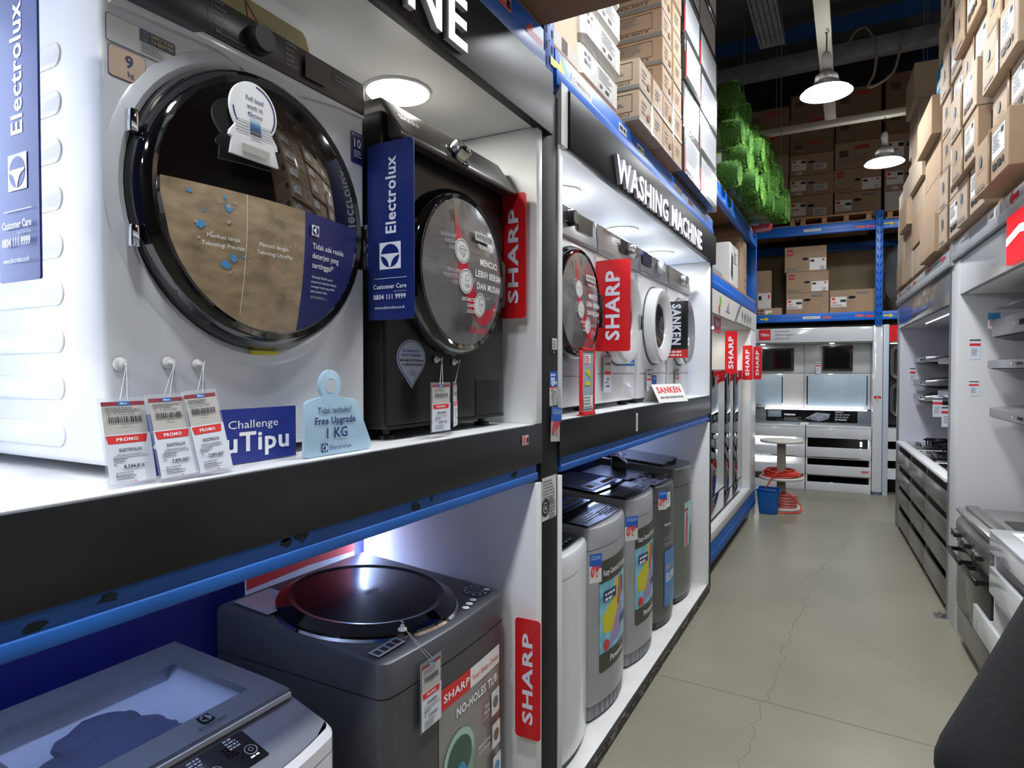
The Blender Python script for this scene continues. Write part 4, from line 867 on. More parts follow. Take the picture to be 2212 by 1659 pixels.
# blue board and weight shaped card on the shelf edge
WB = M('challenge_blue', '#26358a', .35); q = SH()
b = lthing('promo_board', 'blue promo board with white lettering leaning under the white front loader', 'board', (-.984, .57, 1.432))
MB().box(-.004, 0, 0, .345, 0, .10, WB).part('board', b)
q.text('Challenge', .30, .064, .0155, WHITEP, 'R', fit=.112); q.text('uTipu', .326, .022, .036, WHITEP, 'R', b=.25, fit=.145); q.line([(.05, .05), (.085, .028)], .009, WHITEP)
MB().sheet(q, (0, 0, 0)).part('lettering', b)
c = lthing('standee_card', 'light blue weight shaped card offering a free upgrade, standing on the shelf edge', 'card', (-.93, .885, 1.431))
P = [(.0, .004), (.012, 0), (.182, 0), (.196, .008)]+[(.196, .012), (.150, .106), (.142, .112)]
a_ = [(.072+.031*math.cos(math.radians(a)), .142+.031*math.sin(math.radians(a))) for a in range(-50, 231, 12)]
P += a_+[(.012, .112), (.003, .105)]
bm = MB(); bm.prism(P, (-.007, 0, 0), (0, 1, 0), (0, 0, 1), (.007, 0, 0), LBLUE, .001).part('board', c)
q = SH(); q.circ(.072, .142, .0135, M('hole_back', '#c6ccd3', .5), 24); q.ring(.072, .142, .0135, .0155, M('pale_edge', '#cfe0ee', .4), 24)
q.text('Tidak terbukti?', .083, .085, .0135, NAVYP, 'C', fit=.095); q.text('Free Upgrade', .085, .064, .0145, NAVYP, 'C', b=.18, fit=.115); q.text('1 KG', .088, .035, .0215, NAVYP, 'C', b=.12); emblem(q, .052, .016, .017, NAVYP, LBLUE, -90); q.text('Electrolux', .065, .011, .0095, NAVYP, 'L', b=.05, fit=.062)
MB().sheet(q, (0, 0, 0)).part('lettering', c)
# --- things on the black post
def flatcard(name, label, cat, O, draw, ax=LX, th=.001, w_=.06, h=.1, tilt=0, B=False, mat=PAPER, rz=0):
    q = SH(); q.rect(0, 0, w_, h, mat); draw(q, w_, h); m = MB().sheet(q, (0, 0, 0), ax, eps=.0005)
    o = m.thing(name, label, cat, (0, 0, 0)); place(o, O, B, rz); o.rotation_euler.x = tilt; return o
PX = FX+.001
def d1(q, w, h): q.rect(0, 0, w, h, PLASTB); q.rect(.012, .012, w-.003, h-.01, PAPERG); q.micro(.018, h-.018, w-.028, 5, .006, GREY, 1.6)
flatcard('label_holder', 'small black framed white plate on the black post', 'label', (PX, 1.955, 1.665), d1, w_=.055, h=.06)
def d2(q, w, h):
    q.rect(0, h*.55, w, h, M('promo_blue', '#1f56b0', .4)); q.micro(.008, h*.93, w-.02, 3, .008, WHITEP, 1.6); q.circ(w*.35, h*.68, .014, LBLUE); q.micro(w*.5, h*.72, w*.4, 2, .012, WHITEP); q.rect(0, h*.5, w*.5, h*.55, REDP); q.rect(w*.5, h*.5, w*.9, h*.55, M('orange_print', '#e08a3a', .5))
    for i in range(7): q.micro(.006, h*(.46-.065*i), w*.38, 1, .007, GREY); q.micro(w*.5, h*(.46-.065*i), w*.36, 1, .007, GREY)
    q.rect(w*.93, 0, w, h*.5, M('promo_blue'))
flatcard('promo_card', 'blue and white instalment table card on the black post', 'card', (PX, 1.948, 1.483), d2, w_=.064, h=.118)
def zero(q, w, h): q.rect(0, 0, w, h, PAPER, k=1); q.rect(0, h*.6, w, h, M('promo_blue'), k=2); q.poly([(0, h*.6), (w, h*.48), (w, h*.62)], M('promo_blue'), 2); q.k = 3; q.text('CICILAN', w*.5, h*.8, h*.14, LBLUE, 'C', b=.1, shear=.25, fit=w*.8); q.text('0%', w*.5, h*.22, h*.38, REDP, 'C', b=.45, shear=.2, fit=w*.8)
flatcard('leaflet', 'curling zero percent leaflet on the black post below the blue card', 'leaflet', (PX+.012, 1.93, 1.365), zero, w_=.1, h=.118, tilt=math.radians(-5), rz=math.radians(4))
def doc(q, w, h): q.micro(.008, h*.92, w*.85, 8, .006, GREY, 1.8); q.ring(w*.22, h*.3, .02, .03, INK); q.ring(w*.22, h*.3, .008, .014, INK); q.micro(w*.45, h*.5, w*.5, 7, .006, GREY, 1.9)
flatcard('document', 'white printed notice with a round emblem on the lower black post', 'notice', (PX, 1.89, 1.10), doc, w_=.115, h=.145, mat=PAPERG)
# --- far bay cards
st = lthing('poster_stand', 'red framed clear poster stand on the far bay shelf edge', 'poster stand', (-.905, 2.255, 1.432))
m = MB(); w_, h = .145, .262
for a, b, cc, d in ((0, .014, 0, h), (w_-.014, w_, 0, h), (0, w_, 0, .014), (0, w_, h-.014, h)): m.box(-.012, 0, a, b, cc, d, RED, .003)
m.part('frame', st); q = SH(); q.rect(.014, .014, w_-.014, h-.014, M('aqua_sheet', '#a3b4bd', .2)); q.rect(.04, .2, .1, .235, PAPER); q.micro(.045, .23, .05, 4, .005, REDP, 1.7); q.poly([(.04, .17), (.10, .14), (.09, .18)], YLW); q.rect(.04, .115, .09, .13, YEL); q.rect(.025, .025, .12, .075, PAPER); q.micro(.03, .07, .08, 4, .006, GREY, 2)
MB().sheet(q, (-.004, 0, 0)).part('sheet', st); MB().box(-.02, .002, .0, w_, -.001, .004, RED).part('base', st)
def tent(label, O, w_, h, rz=0, fold=.045, draw=None, tilt=0):
    t = lthing('tent_card', label, 'card', O, 'folded tent cards', rz=rz)
    if tilt: t.rotation_euler.y = tilt
    MB().add([(0, 0, 0), (0, w_, 0), (-fold, w_, h), (-fold, 0, h)], [(0, 1, 2, 3)], PAPER).add([(-2*fold, 0, 0), (-2*fold, w_, 0), (-fold, w_, h), (-fold, 0, h)], [(3, 2, 1, 0)], PAPERG).part('card', t)
    q = SH(); draw(q, w_, h); V_ = Vector((-fold, 0, h)).normalized(); MB().sheet(q, (0, 0, 0), ((0, 1, 0), V_)).part('lettering', t); return t
def sk(q, w, h): q.text('SANKEN', w*.5, h*.58, h*.36, REDP, 'C', b=.35, fit=w*.8); q.text('', 0, 0, 1, GREY) if 0 else q.micro(w*.12, h*.36, w*.76, 1, h*.12, GREY, 1, rnd=0)
tent('white tent card with red lettering on the shelf before the deep ringed front loaders', (-.905, 3.37, 1.431), .36, .10, math.radians(-12), .05, sk)
tent('white tent card with red lettering lying on the last top loader of the far bay', (-1.28, 4.0, .995), .36, .11, math.radians(20), .06, sk, math.radians(-25))
def small0(label, O, w=.07, h=.11, rz=0): return flatcard('leaflet', label, 'leaflet', O, zero, w_=w, h=h, rz=rz)
small0('zero percent leaflet stuck under the deep ringed front loader', (-.985, 3.5, 1.45), .1, .13)
small0('zero percent leaflet hanging on the white top loader next to the post', (-.93, 2.405, .735), .06, .12, math.radians(-35))
small0('zero percent leaflet hanging on the second top loader of the far lower bay', (-.93, 2.865, .80), .075, .115, math.radians(-35))
small0('small zero percent leaflet hanging on the third top loader of the far lower bay', (-.935, 3.47, .83), .06, .105, math.radians(-35))
# ---------------------------------------------------------------- cartons
def carton(label, x0, x1, y0, y1, z0, z1, mat=KRAFT, faces=None, B=False, group=None, rz=0, tape='', name='carton', cat='carton', bev=.004, flap=True):
    """one closed carton: board box, flap seam, tape and prints on the named faces"""
    cx, cy = (x0+x1)/2, (y0+y1)/2; a, b, h = (x1-x0)/2, (y1-y0)/2, z1-z0
    m = MB().box(-a, a, -b, b, 0, h, mat, bev, 1)
    FR = {'+x': ((a, -b, 0), LX, 2*b), '-x': ((-a, b, 0), RX, 2*b), '-y': ((-a, -b, 0), BX, 2*a)}
    SE = M('carton_seam', '#6b4d33', .9)
    for f in ('+x', '-x', '-y'):
        O, ax, wd = FR[f]; q = SH()
        if f in tape: q.rect(wd*.46, 0, wd*.54, h, TAPE)
        if faces and f in faces: faces[f](q, wd, h)
        if q.it: m.sheet(q, O, ax, eps=.0008)
    o = m.thing(name, label, cat, (0, 0, 0), group); place(o, (cx, cy, z0), B, rz); return o
R_ = random.Random(21)
def j(s): return R_.uniform(-s, s)
ZD = 2.727
carton('large brown carton overhanging the shelf at the top, its dark underside showing', -1.55, -.60, .70, 1.915, 2.744, 3.35, KRAFT3, tape='+x-y')
def pr_big(q, w, h): q.rect(0, .02, w, .075, M('faded_stripe', '#b7b0a6', .6)); q.rect(w*.42, .025, w*.62, .075, M('dark_square_print', '#5a4a3c', .7)); q.micro(w*.5, h*.55, w*.3, 5, .012, LGREY, 2)
carton('pale kraft carton with a grey stripe behind the blue upright, left of the white cartons', -1.5, -.925, 1.995, 2.255, ZD, 3.25, M('pale_kraft', '#cdb79c', .7), {'+x': pr_big, '-y': pr_big})
WRAP = M('white_wrapped_carton', '#e6e4df', .3, bump=(18, .35), coat=.5)
def pr_white(q, w, h): q.rect(w*.40, h*.18, w*.82, h*.82, PAPERG); q.micro(w*.43, h*.76, w*.36, 4, h*.05, GREY, 1.7); q.rect(w*.45, h*.25, w*.52, h*.34, INK); q.rect(w*.6, h*.25, w*.7, h*.34, INK); q.rect(w*.3, 0, w*.304, h, LGREY); q.micro(w*.06, h*.8, w*.2, 2, h*.12, LGREY, 1.6)
for k in range(5): carton('white plastic wrapped carton, %s from the bottom of the white stack' % ordn(k), -1.45, -.905+j(.012), 2.268, 2.70, ZD+.147*k, ZD+.147*k+.144, WRAP, {'+x': pr_white}, group='white wrapped cartons', bev=.02)
def pr_spec(code, small=False):
    def f(q, w, h):
        q.rect(0, .004, w, .020, M('grey_stripe', '#55524e', .6)); q.ring(0, 0, 0, 0, INK) if 0 else None
        q.line([(w*.42, h*.32), (w*.92, h*.32), (w*.92, h*.88), (w*.42, h*.88), (w*.42, h*.32)], .0022, INK); q.micro(w*.46, h*.82, w*.4, 5, .004, GREY, 2.4)
        q.text('SNI 7469-2013', w*.68, h*.2, .011, INK, 'C', fit=w*.42)
        if code: q.text(code, w*.34, h*.22, .014, INK, 'L', rot=90, fit=h*.62)
    return f
def pr_front(q, w, h): q.rect(0, .004, w, .020, M('grey_stripe')); q.rect(w*.47, 0, w*.55, h, TAPE); q.micro(w*.1, h*.75, w*.2, 3, .01, GREY, 2.2); q.micro(w*.65, h*.7, w*.22, 3, .008, GREY, 2.2); q.rect(w*.3, h*.3, w*.4, h*.5, KRAFT3)
for k in range(2): carton('small kraft carton in front, %s of two beside the white stack' % ('lower' if k == 0 else 'upper'), -1.25, -.845, 2.785, 3.185, ZD+.001+.142*k, ZD+.142*k+.14, KRAFT2, {'+x': pr_front, '-y': pr_spec('')}, group='kraft cartons with grey stripes')
for k in range(7): carton('%s kraft carton from the bottom, tall stack left of the grey framed cartons' % ordn(k), -1.5, -.85+j(.006), 3.195, 3.60, ZD+.001+.143*k, ZD+.143*k+.141, KRAFT, {'+x': pr_front, '-y': pr_spec('AGCN7328' if k > 3 else '')}, group='kraft cartons with grey stripes')
for k in range(6): carton('kraft carton at the back, %s from the bottom of the stack behind the small cartons' % ordn(k), -1.66, -1.27, 2.72, 3.185, ZD+.001+.143*k, ZD+.143*k+.141, KRAFT, {'-y': pr_spec('')}, group='kraft cartons with grey stripes')
FRAME = M('grey_wrapped_carton', '#4f5152', .25, bump=(30, .3), coat=.5); PANEL = M('white_carton_panel', '#d7dce2', .25, coat=.4)
def pr_frame(q, w, h): q.rect(.035, h*.13, w-.03, h*.90, PANEL); q.rect(0, h*.05, .024, h*.62, REDP); q.micro(.06, h*.85, w*.7, 9, .006, LGREY, 2.6)
for c, (a, b) in enumerate(((3.63, 4.06), (4.075, 4.64))):
    for k in range(6): carton('grey framed white carton, %s from the bottom of the %s shrink wrapped stack' % (ordn(k), ('left', 'right')[c]), -1.5, -.84-.01*c+j(.008), a, b, ZD-.0+.001+.262*k, ZD+.262*k+.26, FRAME, {'+x': pr_frame}, group='grey framed cartons in shrink wrap')
# ---------------------------------------------------------------- third bay: refrigerators
FX3 = -.95
t = thing('refrigerator_bay', 'white lined display bay with mirror door refrigerators beyond the washing machines', 'display shelf', (-1.3, 6.2, 0))
MB().box(-1.75, FX3-.01, 4.82, 7.60, .30, .342, WHITE).part('platform', t); MB().box(-1.75, FX3-.01, 4.82, 7.6, 2.055, 2.085, EDGE).part('canopy', t); MB().box(-1.77, -1.75, 4.82, 7.6, .34, 2.06, WHITE).part('back_panel', t)
MB().box(-1.75, FX3+.004, 7.20, 7.62, 0, 2.06, WHITE, .003).part('end_panel', t); MB().box(FX3-.02, FX3+.01, 4.82, 7.20, .27, .343, EDGE, .003).part('platform_edge', t)
m = MB().box(FX3-.01, FX3+.008, 4.82, 7.60, 2.06, 2.245, M('cream_header', '#d8d6d3', .4)); q = SH()
q.circ(.55, .115, .05, GREEN, 14, ry=.045); q.circ(.5, .045, .04, M('tomato_print', '#cf5a34', .5), 14); q.rect(.8, .05, 1.0, .06, GREY); q.rect(.93, .06, .95, .15, LGREY); q.rect(.86, .06, .9, .11, LGREY)
q.poly([(1.25, 0), (1.31, 0), (1.60, .15), (1.72, .185), (1.58, .185), (1.48, .14)], GREY); q.poly([(1.33, .004), (2.36, .004), (2.36, .16), (1.72, .16), (1.60, .13)], PAPERG)
for i in range(4): a = 1.68+.17*i; q.rect(a, .03, a+.02, .075, INK); q.poly([(a-.015, .075), (a+.035, .075), (a+.012, .14)], INK); q.micro(a+.05, .12, .06, 3, .008, GREY, 3)
m.sheet(q, (FX3+.008, 4.82, 2.06), eps=.0008); m.part('header', t, 'printed header with vegetables and utensils')
MB().cyl((-1.3, 5.6, 2.05), (-1.3, 5.6, 2.045), .09, M('downlight_soft', '#fff8ec', es=45), n=30).part('downlight', t); MB().cyl((-1.3, 6.7, 2.05), (-1.3, 6.7, 2.045), .09, M('downlight_soft'), n=30).part('downlight', t)
rack_beam(4.83, 7.6, .10, .27, FX3+.012, 'blue rack beam at floor level under the mirror door refrigerators', BLUEW)
rack_beam(4.83, 7.6, 2.25, 2.37, FX3+.012, 'blue rack beam above the vegetable print header', BLUE)
rack_beam(4.83, 7.6, 2.985, 3.12, FX3+.012, 'blue rack beam under the green grass rolls', BLUE)
MB().box(-1.75, FX3-.0, 4.83, 7.6, 3.121, 3.14, PLY).thing('plywood_deck', 'plywood deck carrying the grass rolls', 'shelf board', (-1.35, 6.2, 3.121))
MB().box(-1.75, FX3-.0, 4.83, 7.6, 2.371, 2.39, PLY).thing('plywood_deck', 'plywood deck above the vegetable print header', 'shelf board', (-1.35, 6.2, 2.371))
upright(-1.04, FX3+.006, 7.55, 7.63, 2.06, 3.12, 'blue rack upright at the far end above the refrigerators', 'x', holes=False); upright(-1.8, -1.77, 4.79, 4.84, 0, 4.2, 'rear blue rack upright behind the refrigerators', 'x', holes=False)
for i, (yy, c, lab) in enumerate(((5.0, PAPER, 'white label at the near end of the beam over the header'), (5.75, PAPER, 'white label in the middle of the beam over the header'), (6.45, PAPER, 'white label right of the yellow arrow on the beam over the header'))): loclab(None, yy, 2.31, .16, lab, .05, FX3+.0005, col=c)
q = SH(); arrow(q, 0, 0, .1, .09, REDP, -1); beam_sticker('arrow_sticker', 'red arrow sticker on the beam over the vegetable header', 'sticker', 6.17, 2.32, q, FX3+.0005)
q = SH(); arrow(q, 0, 0, .1, .09, YEL); beam_sticker('arrow_sticker', 'yellow arrow sticker on the beam over the vegetable header', 'sticker', 6.22, 2.32, q, FX3+.0005)
MIR = M('mirror_door_glass', '#5d646c', .03, .95); FRB = M('refrigerator_grey', '#5a5d61', .4, .3)
def fridge(y0, y1, z1, lab, split=None):
    t = thing('refrigerator', lab, 'refrigerator', (-1.3, (y0+y1)/2, .343), 'mirror door refrigerators')
    MB().box(-1.66, -1.035, y0, y1, .36, z1, FRB, .006).part('cabinet', t)
    for x in (-1.1, -1.6):
        for y in (y0+.05, y1-.05): MB().cyl((x, y, .343), (x, y, .362), .02, PLASTB, n=12).part('foot', t)
    zs = [.375, split or z1*.62, z1-.005]
    for a, b in zip(zs, zs[1:]): MB().box(-1.033, -1.0, y0+.004, y1-.004, a+.004, b-.004, MIR, .003).part('door', t, 'mirror glass door')
    MB().box(-1.034, -1.0, y1-.004, y1+.012, .375, z1-.005, PLASTB).part('door_edge', t)
fridge(4.92, 5.93, 1.62, 'mirror door refrigerator nearest, with a blue sheen', .56); fridge(5.955, 6.40, 1.62, 'narrow mirror door refrigerator in the middle', .5); fridge(6.425, 6.96, 1.62, 'mirror door refrigerator farthest, next to the white end panel', .5)
for nm, O, w_, h in (('red sign board with white lettering on the seam of the nearest refrigerator', (-1.0, 5.94, 1.58), .105, .385), ('red sign board with white lettering on the seam of the farthest refrigerator', (-1.0, 6.99, 1.515), .10, .36), ('red sign board with white lettering on the white end panel', (-.945, 7.4, 1.515), .085, .36)): blade(nm, O, w_, h, SR, redsign, grp='navy and red sign boards')
m = MB().prism(rrect(0, 0, .3, .16, .02), (-.99, 5.35, 1.93), (0, 1, 0), (0, 0, 1), (.003, 0, 0), SR); q = SH(); q.text('SHARP', .15, .05, .05, SW2, 'C', b=.3, fit=.2); m.sheet(q, (-.987, 5.35, 1.93)); m.thing('sign_board', 'small red sign plate under the vegetable header', 'sign', (-.99, 5.35, 1.93), 'navy and red sign boards')
carton('white carton with a black jug print above the vegetable header', -1.5, -.98, 6.05, 6.52, 2.391, 2.79, M('white_carton', '#d3d3d1', .5), {'+x': lambda q, w, h: (q.poly([(.06, .10), (.16, .06), (.17, .28), (.08, .32)], INK), q.micro(.2, .33, .2, 4, .014, GREY, 2)), '-y': lambda q, w, h: q.micro(.06, h*.9, .12, 1, .03, INK)})
carton('tall kraft carton behind the white jug carton', -1.62, -.99, 6.74, 7.16, 2.391, 2.97, KRAFT, {'+x': lambda q, w, h: [q.micro(w*.7, h*(.85-.13*i), w*.2, 1, .03, GREY) for i in range(6)]})
MB().box(-1.4, -.985, 4.86, 5.7, 2.391, 2.45, M('blue_grey_tray', '#7f93a3', .4), .004).thing('tray', 'blue grey tray on the deck at the near end above the vegetable header', 'tray', (-1.2, 4.93, 2.391))
# ---------------------------------------------------------------- rolled grass mats
def grass_roll(seed):
    rr = random.Random(seed); m = MB(); L, r = .62, .093
    SL = M('roll_backing', '#4c6a4a', .5, coat=.3); m.lathe([(r*.6, 0), (r, .015), (r, L-.16), (r*1.02, L-.15)], (-L, 0, r), (1, 0, 0), SL, 20, True)
    q = SH(); q.rect(-.05, -.05, .06, .05, PAPER); q.rect(-.05, .03, .06, .05, YEL)
    G = [M('grass_a', '#55882e', .8), M('grass_b', '#76a842', .8), M('grass_c', '#386620', .8)]
    core = M('grass_core', '#35601f', .9); m.lathe([(r*1.0, L-.155), (r*1.06, L-.14), (r*1.06, L-.03), (r*.9, L+.01), (.0005, L+.03)], (-L, 0, r), (1, 0, 0), core, 20)
    c = Vector((0, 0, r))
    for i in range(1500):
        a = rr.uniform(0, 2*math.pi); s = rr.random()
        if s < .62: x = rr.uniform(-.15, -.0); n = Vector((.25, math.cos(a), math.sin(a))); p = Vector((x, r*1.04*math.cos(a), r*1.04*math.sin(a)))+c
        else: q_ = r*math.sqrt(rr.random()); n = Vector((.9, .5*math.cos(a)*q_/r, .5*math.sin(a)*q_/r)); p = Vector((.012, q_*math.cos(a), q_*math.sin(a)))+c
        n = (n+Vector((rr.uniform(-.5, .5), rr.uniform(-.5, .5), rr.uniform(-.5, .5)))).normalized(); s_ = n.orthogonal().normalized()*.0028; l_ = rr.uniform(.012, .024)
        m.add([p-s_, p+s_, p+n*l_], [(0, 1, 2)], G[i % 3])
    m.box(-.33, -.2, -.02, .02, 2*r-.001, 2*r+.001, PAPER); m.box(-.31, -.19, -r-.0015, -r+.0005, r-.04, r+.05, PAPER); m.box(-.31, -.19, -r-.002, -r, r+.035, r+.05, YEL)
    return m.mesh('grass_roll')
gm = [grass_roll(s) for s in (1, 2, 3)]
rows = [(0, 7), (1, 7), (2, 7), (3, 6), (4, 5)]
for k, n in rows:
    for i in range(n):
        y = 5.50+.265*i+(.13 if k % 2 else 0)+j(.015); z = 3.141+.165*k; x = -.80+j(.05)-.02*k+.035*i*(k < 4)
        o = bpy.data.objects.new('grass_mat_roll', gm[(i+k) % 3]); COL.objects.link(o); o.location = (x, y, z); o.rotation_euler = (0, j(.05), j(.04))
        tag(o, 'green grass mat roll, %s from the near end, %s layer from the bottom' % (ordn(i), ordn(k)), 'grass mat', 'rolled artificial grass mats')
RB2 = M('red_foil_bag', '#c23a44', .3, coat=.5)
for i, (y, z) in enumerate(((7.45, 3.66), (7.5, 3.40), (7.46, 3.145))):
    m = MB(); m.prism([(-.2, 0), (.2, .0), (.23, .1), (.18, .2), (-.2, .21), (-.22, .1)], (0, -.09, 0), (1, 0, 0), (0, 0, 1), (0, .18, 0), (RB2, M('green_foil', '#5f8f5a', .3, coat=.5), RB2)[i], .03); q = SH(); q.rect(-.1, .05, .1, .14, PAPER); m.sheet(q, (0, -.0905, 0), BX)
    o = m.thing('foil_bag', ('upper red', 'green', 'lower red')[i]+' foil pack stacked at the far end beside the grass rolls', 'bag', (0, 0, 0), 'foil packs'); o.location = (-.99, y, z)
# ---------------------------------------------------------------- back wall display (rotated frame B: u to the right, v away)
VB = 9.45; GW = M('gloss_white', '#dcdfe3', .12, coat=.6)
t = thing('kitchen_display', 'white kitchen appliance display with a red logo at the end of the aisle', 'display shelf', (.1, VB, 0), B=True)
MB().box(-.95, .75, VB, VB+.05, 2.0, 2.195, GW, .003).part('header', t); hd = t.children[-1]
q = SH(); q.rect(.315, .035, .465, .185, M('logo_red', '#dd1f28', .3)); q.text('TEKA', .39, .092, .036, WHITEP, 'C', b=.35, fit=.115)
for i, s in enumerate(('Creating', 'Meaningful', 'Moments.')): q.text(s, .52, .145-.05*i, .028, GREY, 'L', shear=.35, fit=(.18, .25, .19)[i])
MB().sheet(q, (-.95, VB, 2.0), BX, eps=.001).part('lettering', hd)
MB().box(.752, .862, VB-.02, VB+.4, .035, 2.205, GW, .003).part('frame_post', t); MB().box(.762, .85, VB-.03, VB+.1, 0, .035, M('blue_grey_foot', '#5b6b7c', .5)).part('post_foot', t)
MB().box(-.95, .75, VB+.05, VB+.30, 1.985, 2.0, EDGE).part('canopy', t)
for u in (-.59, .28): MB().cyl((u, VB+.12, 1.985), (u, VB+.12, 1.979), .028, M('spot_glow', '#f4f8ff', es=30), n=20).part('downlight', t)
for a, b, c, d in ((-.95, -.062, 1.58, 1.98), (-.058, .75, 1.58, 1.98), (-.95, -.062, 1.09, 1.576), (-.058, .75, 1.09, 1.576)): MB().box(a, b, VB+.26, VB+.30, c, d, M('cream_gloss_panel', '#cfd0ce', .15, coat=.5), .002).part('wall_panel', t)
def oven(u0, u1, z0, z1, lab):
    o = thing('built_in_oven', lab, 'oven', ((u0+u1)/2, VB+.2, z0), 'built in ovens', B=True); MB().box(u0, u1, VB+.225, VB+.259, z0, z1, M('oven_frame', '#37352f', .25), .004).part('frame', o); MB().box(u0+.025, u1-.04, VB+.22, VB+.2255, z0+.03, z1-.012, GLOSSB).part('door_glass', o); MB().box(u0+.03, u1-.06, VB+.205, VB+.212, z1-.035, z1-.022, PLASTB).part('handle', o)
oven(-.605, -.19, 1.615, 1.93, 'black built-in oven on the left of the white display'); oven(.165, .535, 1.615, 1.955, 'black built-in oven on the right of the white display')
def hoodp(u0, u1, z0, z1, lab, c):
    o = thing('film_covered_hood', lab, 'cooker hood', ((u0+u1)/2, VB+.2, z0), 'film covered hoods', B=True); MB().box(u0-.012, u1+.012, VB+.22, VB+.259, z0+.02, z1-.02, PLASTB, .003).part('body', o); MB().box(u0, u1, VB+.212, VB+.221, z0, z1, M('blue_film', c, .35, var=(6, .06)), .003).part('film', o)
hoodp(-.95, -.345, 1.14, 1.55, 'pale blue film covered hood panel on the left', '#b4c8d6'); hoodp(-.012, .70, 1.125, 1.565, 'large blue film covered hood panel on the right', '#93acd6')
MB().box(-.56, .705, VB+.18, VB+.20, 1.075, 1.09, M('led_strip_glow', '#fbfaff', es=8)).part('led_strip', t)
m = MB().box(-.95, .75, VB+.285, VB+.30, .86, 1.075, M('mirror_strip', '#8f979f', .15, .6)); q = SH(); a = .40; q.rect(a, .02, a+1.15, .18, GLOSSB); q.rect(a+.02, .08, a+.2, .175, M('slate_print', '#5d6770', .5)); q.text('LPS clean', a+.11, .13, .02, LGREY, 'C', fit=.12); q.text('DESIGN', a+.24, .105, .025, WHITEP, 'L', b=.2, fit=.14); q.micro(a+.24, .08, .24, 4, .007, GREY, 2); q.poly([(a+.5, .07), (a+.65, .155), (a+.82, .14), (a+.8, .07), (a+.68, .03)], M('rock_print', '#6f7780', .6, var=(30, .5)))
for i, s in enumerate(('SERIES', 'NEVER STOP', 'BELIEVING', 'IN MAGIC')): q.text(s, a+.88, .155-.034*i, .02, WHITEP if i == 3 else LGREY, 'L', b=.25 if i == 3 else 0, fit=(.1, .18, .16, .14)[i])
m.sheet(q, (-.95, VB+.285, .88), BX, eps=.001); m.part('poster_strip', t, 'black poster strip with white lettering')
for u0, u1 in ((-.95, -.04), (-.03, .745)):
    c = thing('slatted_cabinet', 'white slatted counter cabinet, %s under the black poster strip' % ('left half' if u0 < -.5 else 'right half'), 'cabinet', ((u0+u1)/2, VB+.1, 0), 'white slatted counter cabinets', B=True)
    MB().box(u0, u1, VB-.005, VB+.30, .845, .872, GW, .003).part('worktop', c)
    for a, b in ((.71, .845), (.455, .585), (.215, .345), (0, .115)): MB().box(u0, u1, VB-.005, VB+.012, a, b, GW, .002).part('slat', c)
    for a in (u0, u1-.02): MB().box(a, a+.02, VB+.012, VB+.30, 0, .845, WHITE).part('side', c)
    for z in (.43, .2): MB().box(u0+.02, u1-.02, VB+.02, VB+.30, z, z+.012, WHITE).part('shelf', c)
    MB().box(u0, u1, VB+.295, VB+.30, 0, .845, WHITE if u0 < -.5 else DARK).part('back', c)  # right half's back coloured black, the shade of its gaps put into colour
    for z, zz in ((.442, .10), (.212, .12), (.012, .10)):
        if u0 > -.5: k = MB().box(u0+.10, u1-.12, VB+.05, VB+.27, z, z+zz, GLOSSB, .01); k.thing('hob', 'black hob stored on the %s shelf of the right cabinet' % {.442: 'top', .212: 'middle', .012: 'bottom'}[z], 'hob', ((u0+u1)/2, VB+.1, z), 'stored black hobs', B=True)
        elif z > .1: MB().box(u0+.48, u1-.12, VB+.06, VB+.26, z, z+zz, GLOSSB, .01).thing('hob', 'black hob stored on the %s shelf of the left cabinet' % ('top' if z > .4 else 'middle'), 'hob', (-.4, VB+.1, z), 'stored black hobs', B=True)
    if u0 < -.5:
        for z in (.69, .425): MB().box(u0+.1, u1-.12, VB+.2, VB+.22, z-.03, z-.005, M('led_strip_glow')).part('led_strip', c)
    else: MB().box(u1-.12, u1-.10, VB+.12, VB+.15, .60, .66, M('spot_glow')).part('small_lamp', c)
MB().box(.02, .12, VB+.05, VB+.12, .873, .9, PAPER).thing('paper_card', 'small white card standing on the display counter', 'card', (.07, VB+.08, .873), B=True).location.x -= .12
def rtag(lab, u, v, z, w_, h, B=True, draw=None):
    q = SH(); q.rect(0, 0, w_, h, TGW, k=1); q.rect(0, h*.86, w_, h*.92, INK, k=2); q.rect(0, h*.62, w_, h*.74, REDP, k=2); q.k = 3; q.micro(w_*.2, h*.5, w_*.6, 5, h*.03, GREY, 2.4)
    o = MB().sheet(q, (0, 0, 0), BX, eps=.0006).thing('price_tag', lab, 'price tag', (0, 0, 0), 'small price tags'); place(o, (u, v, z), B); return o
rtag('small price tag beside the right oven', .09, VB+.215, 1.575, .05, .16)
q = SH(); q.rect(0, .05, .08, .085, REDP); q.poly([(.03, .055), (.05, .055), (.04, .08)], WHITEP); q.rect(.01, 0, .07, .05, PAPER); q.micro(.015, .045, .05, 5, .004, GREY, 1.8); MB().sheet(q, (0, 0, 0), BX, eps=.0006).part
o = MB().sheet(q, (0, 0, 0), BX, eps=.0006).thing('safety_sticker', 'small red and white notice on the white display post', 'sticker', (0, 0, 0)); place(o, (.768, VB-.021, 1.20), True)
q = SH(); q.rect(0, 0, .09, .03, M('salmon_label')); q.micro(.01, .025, .07, 2, .008, REDP); o = MB().sheet(q, (0, 0, 0), BX, eps=.0006).thing('price_sticker', 'pink sticker on the lowest slats of the white display', 'sticker', (0, 0, 0)); place(o, (.63, VB-.006, .265), True)
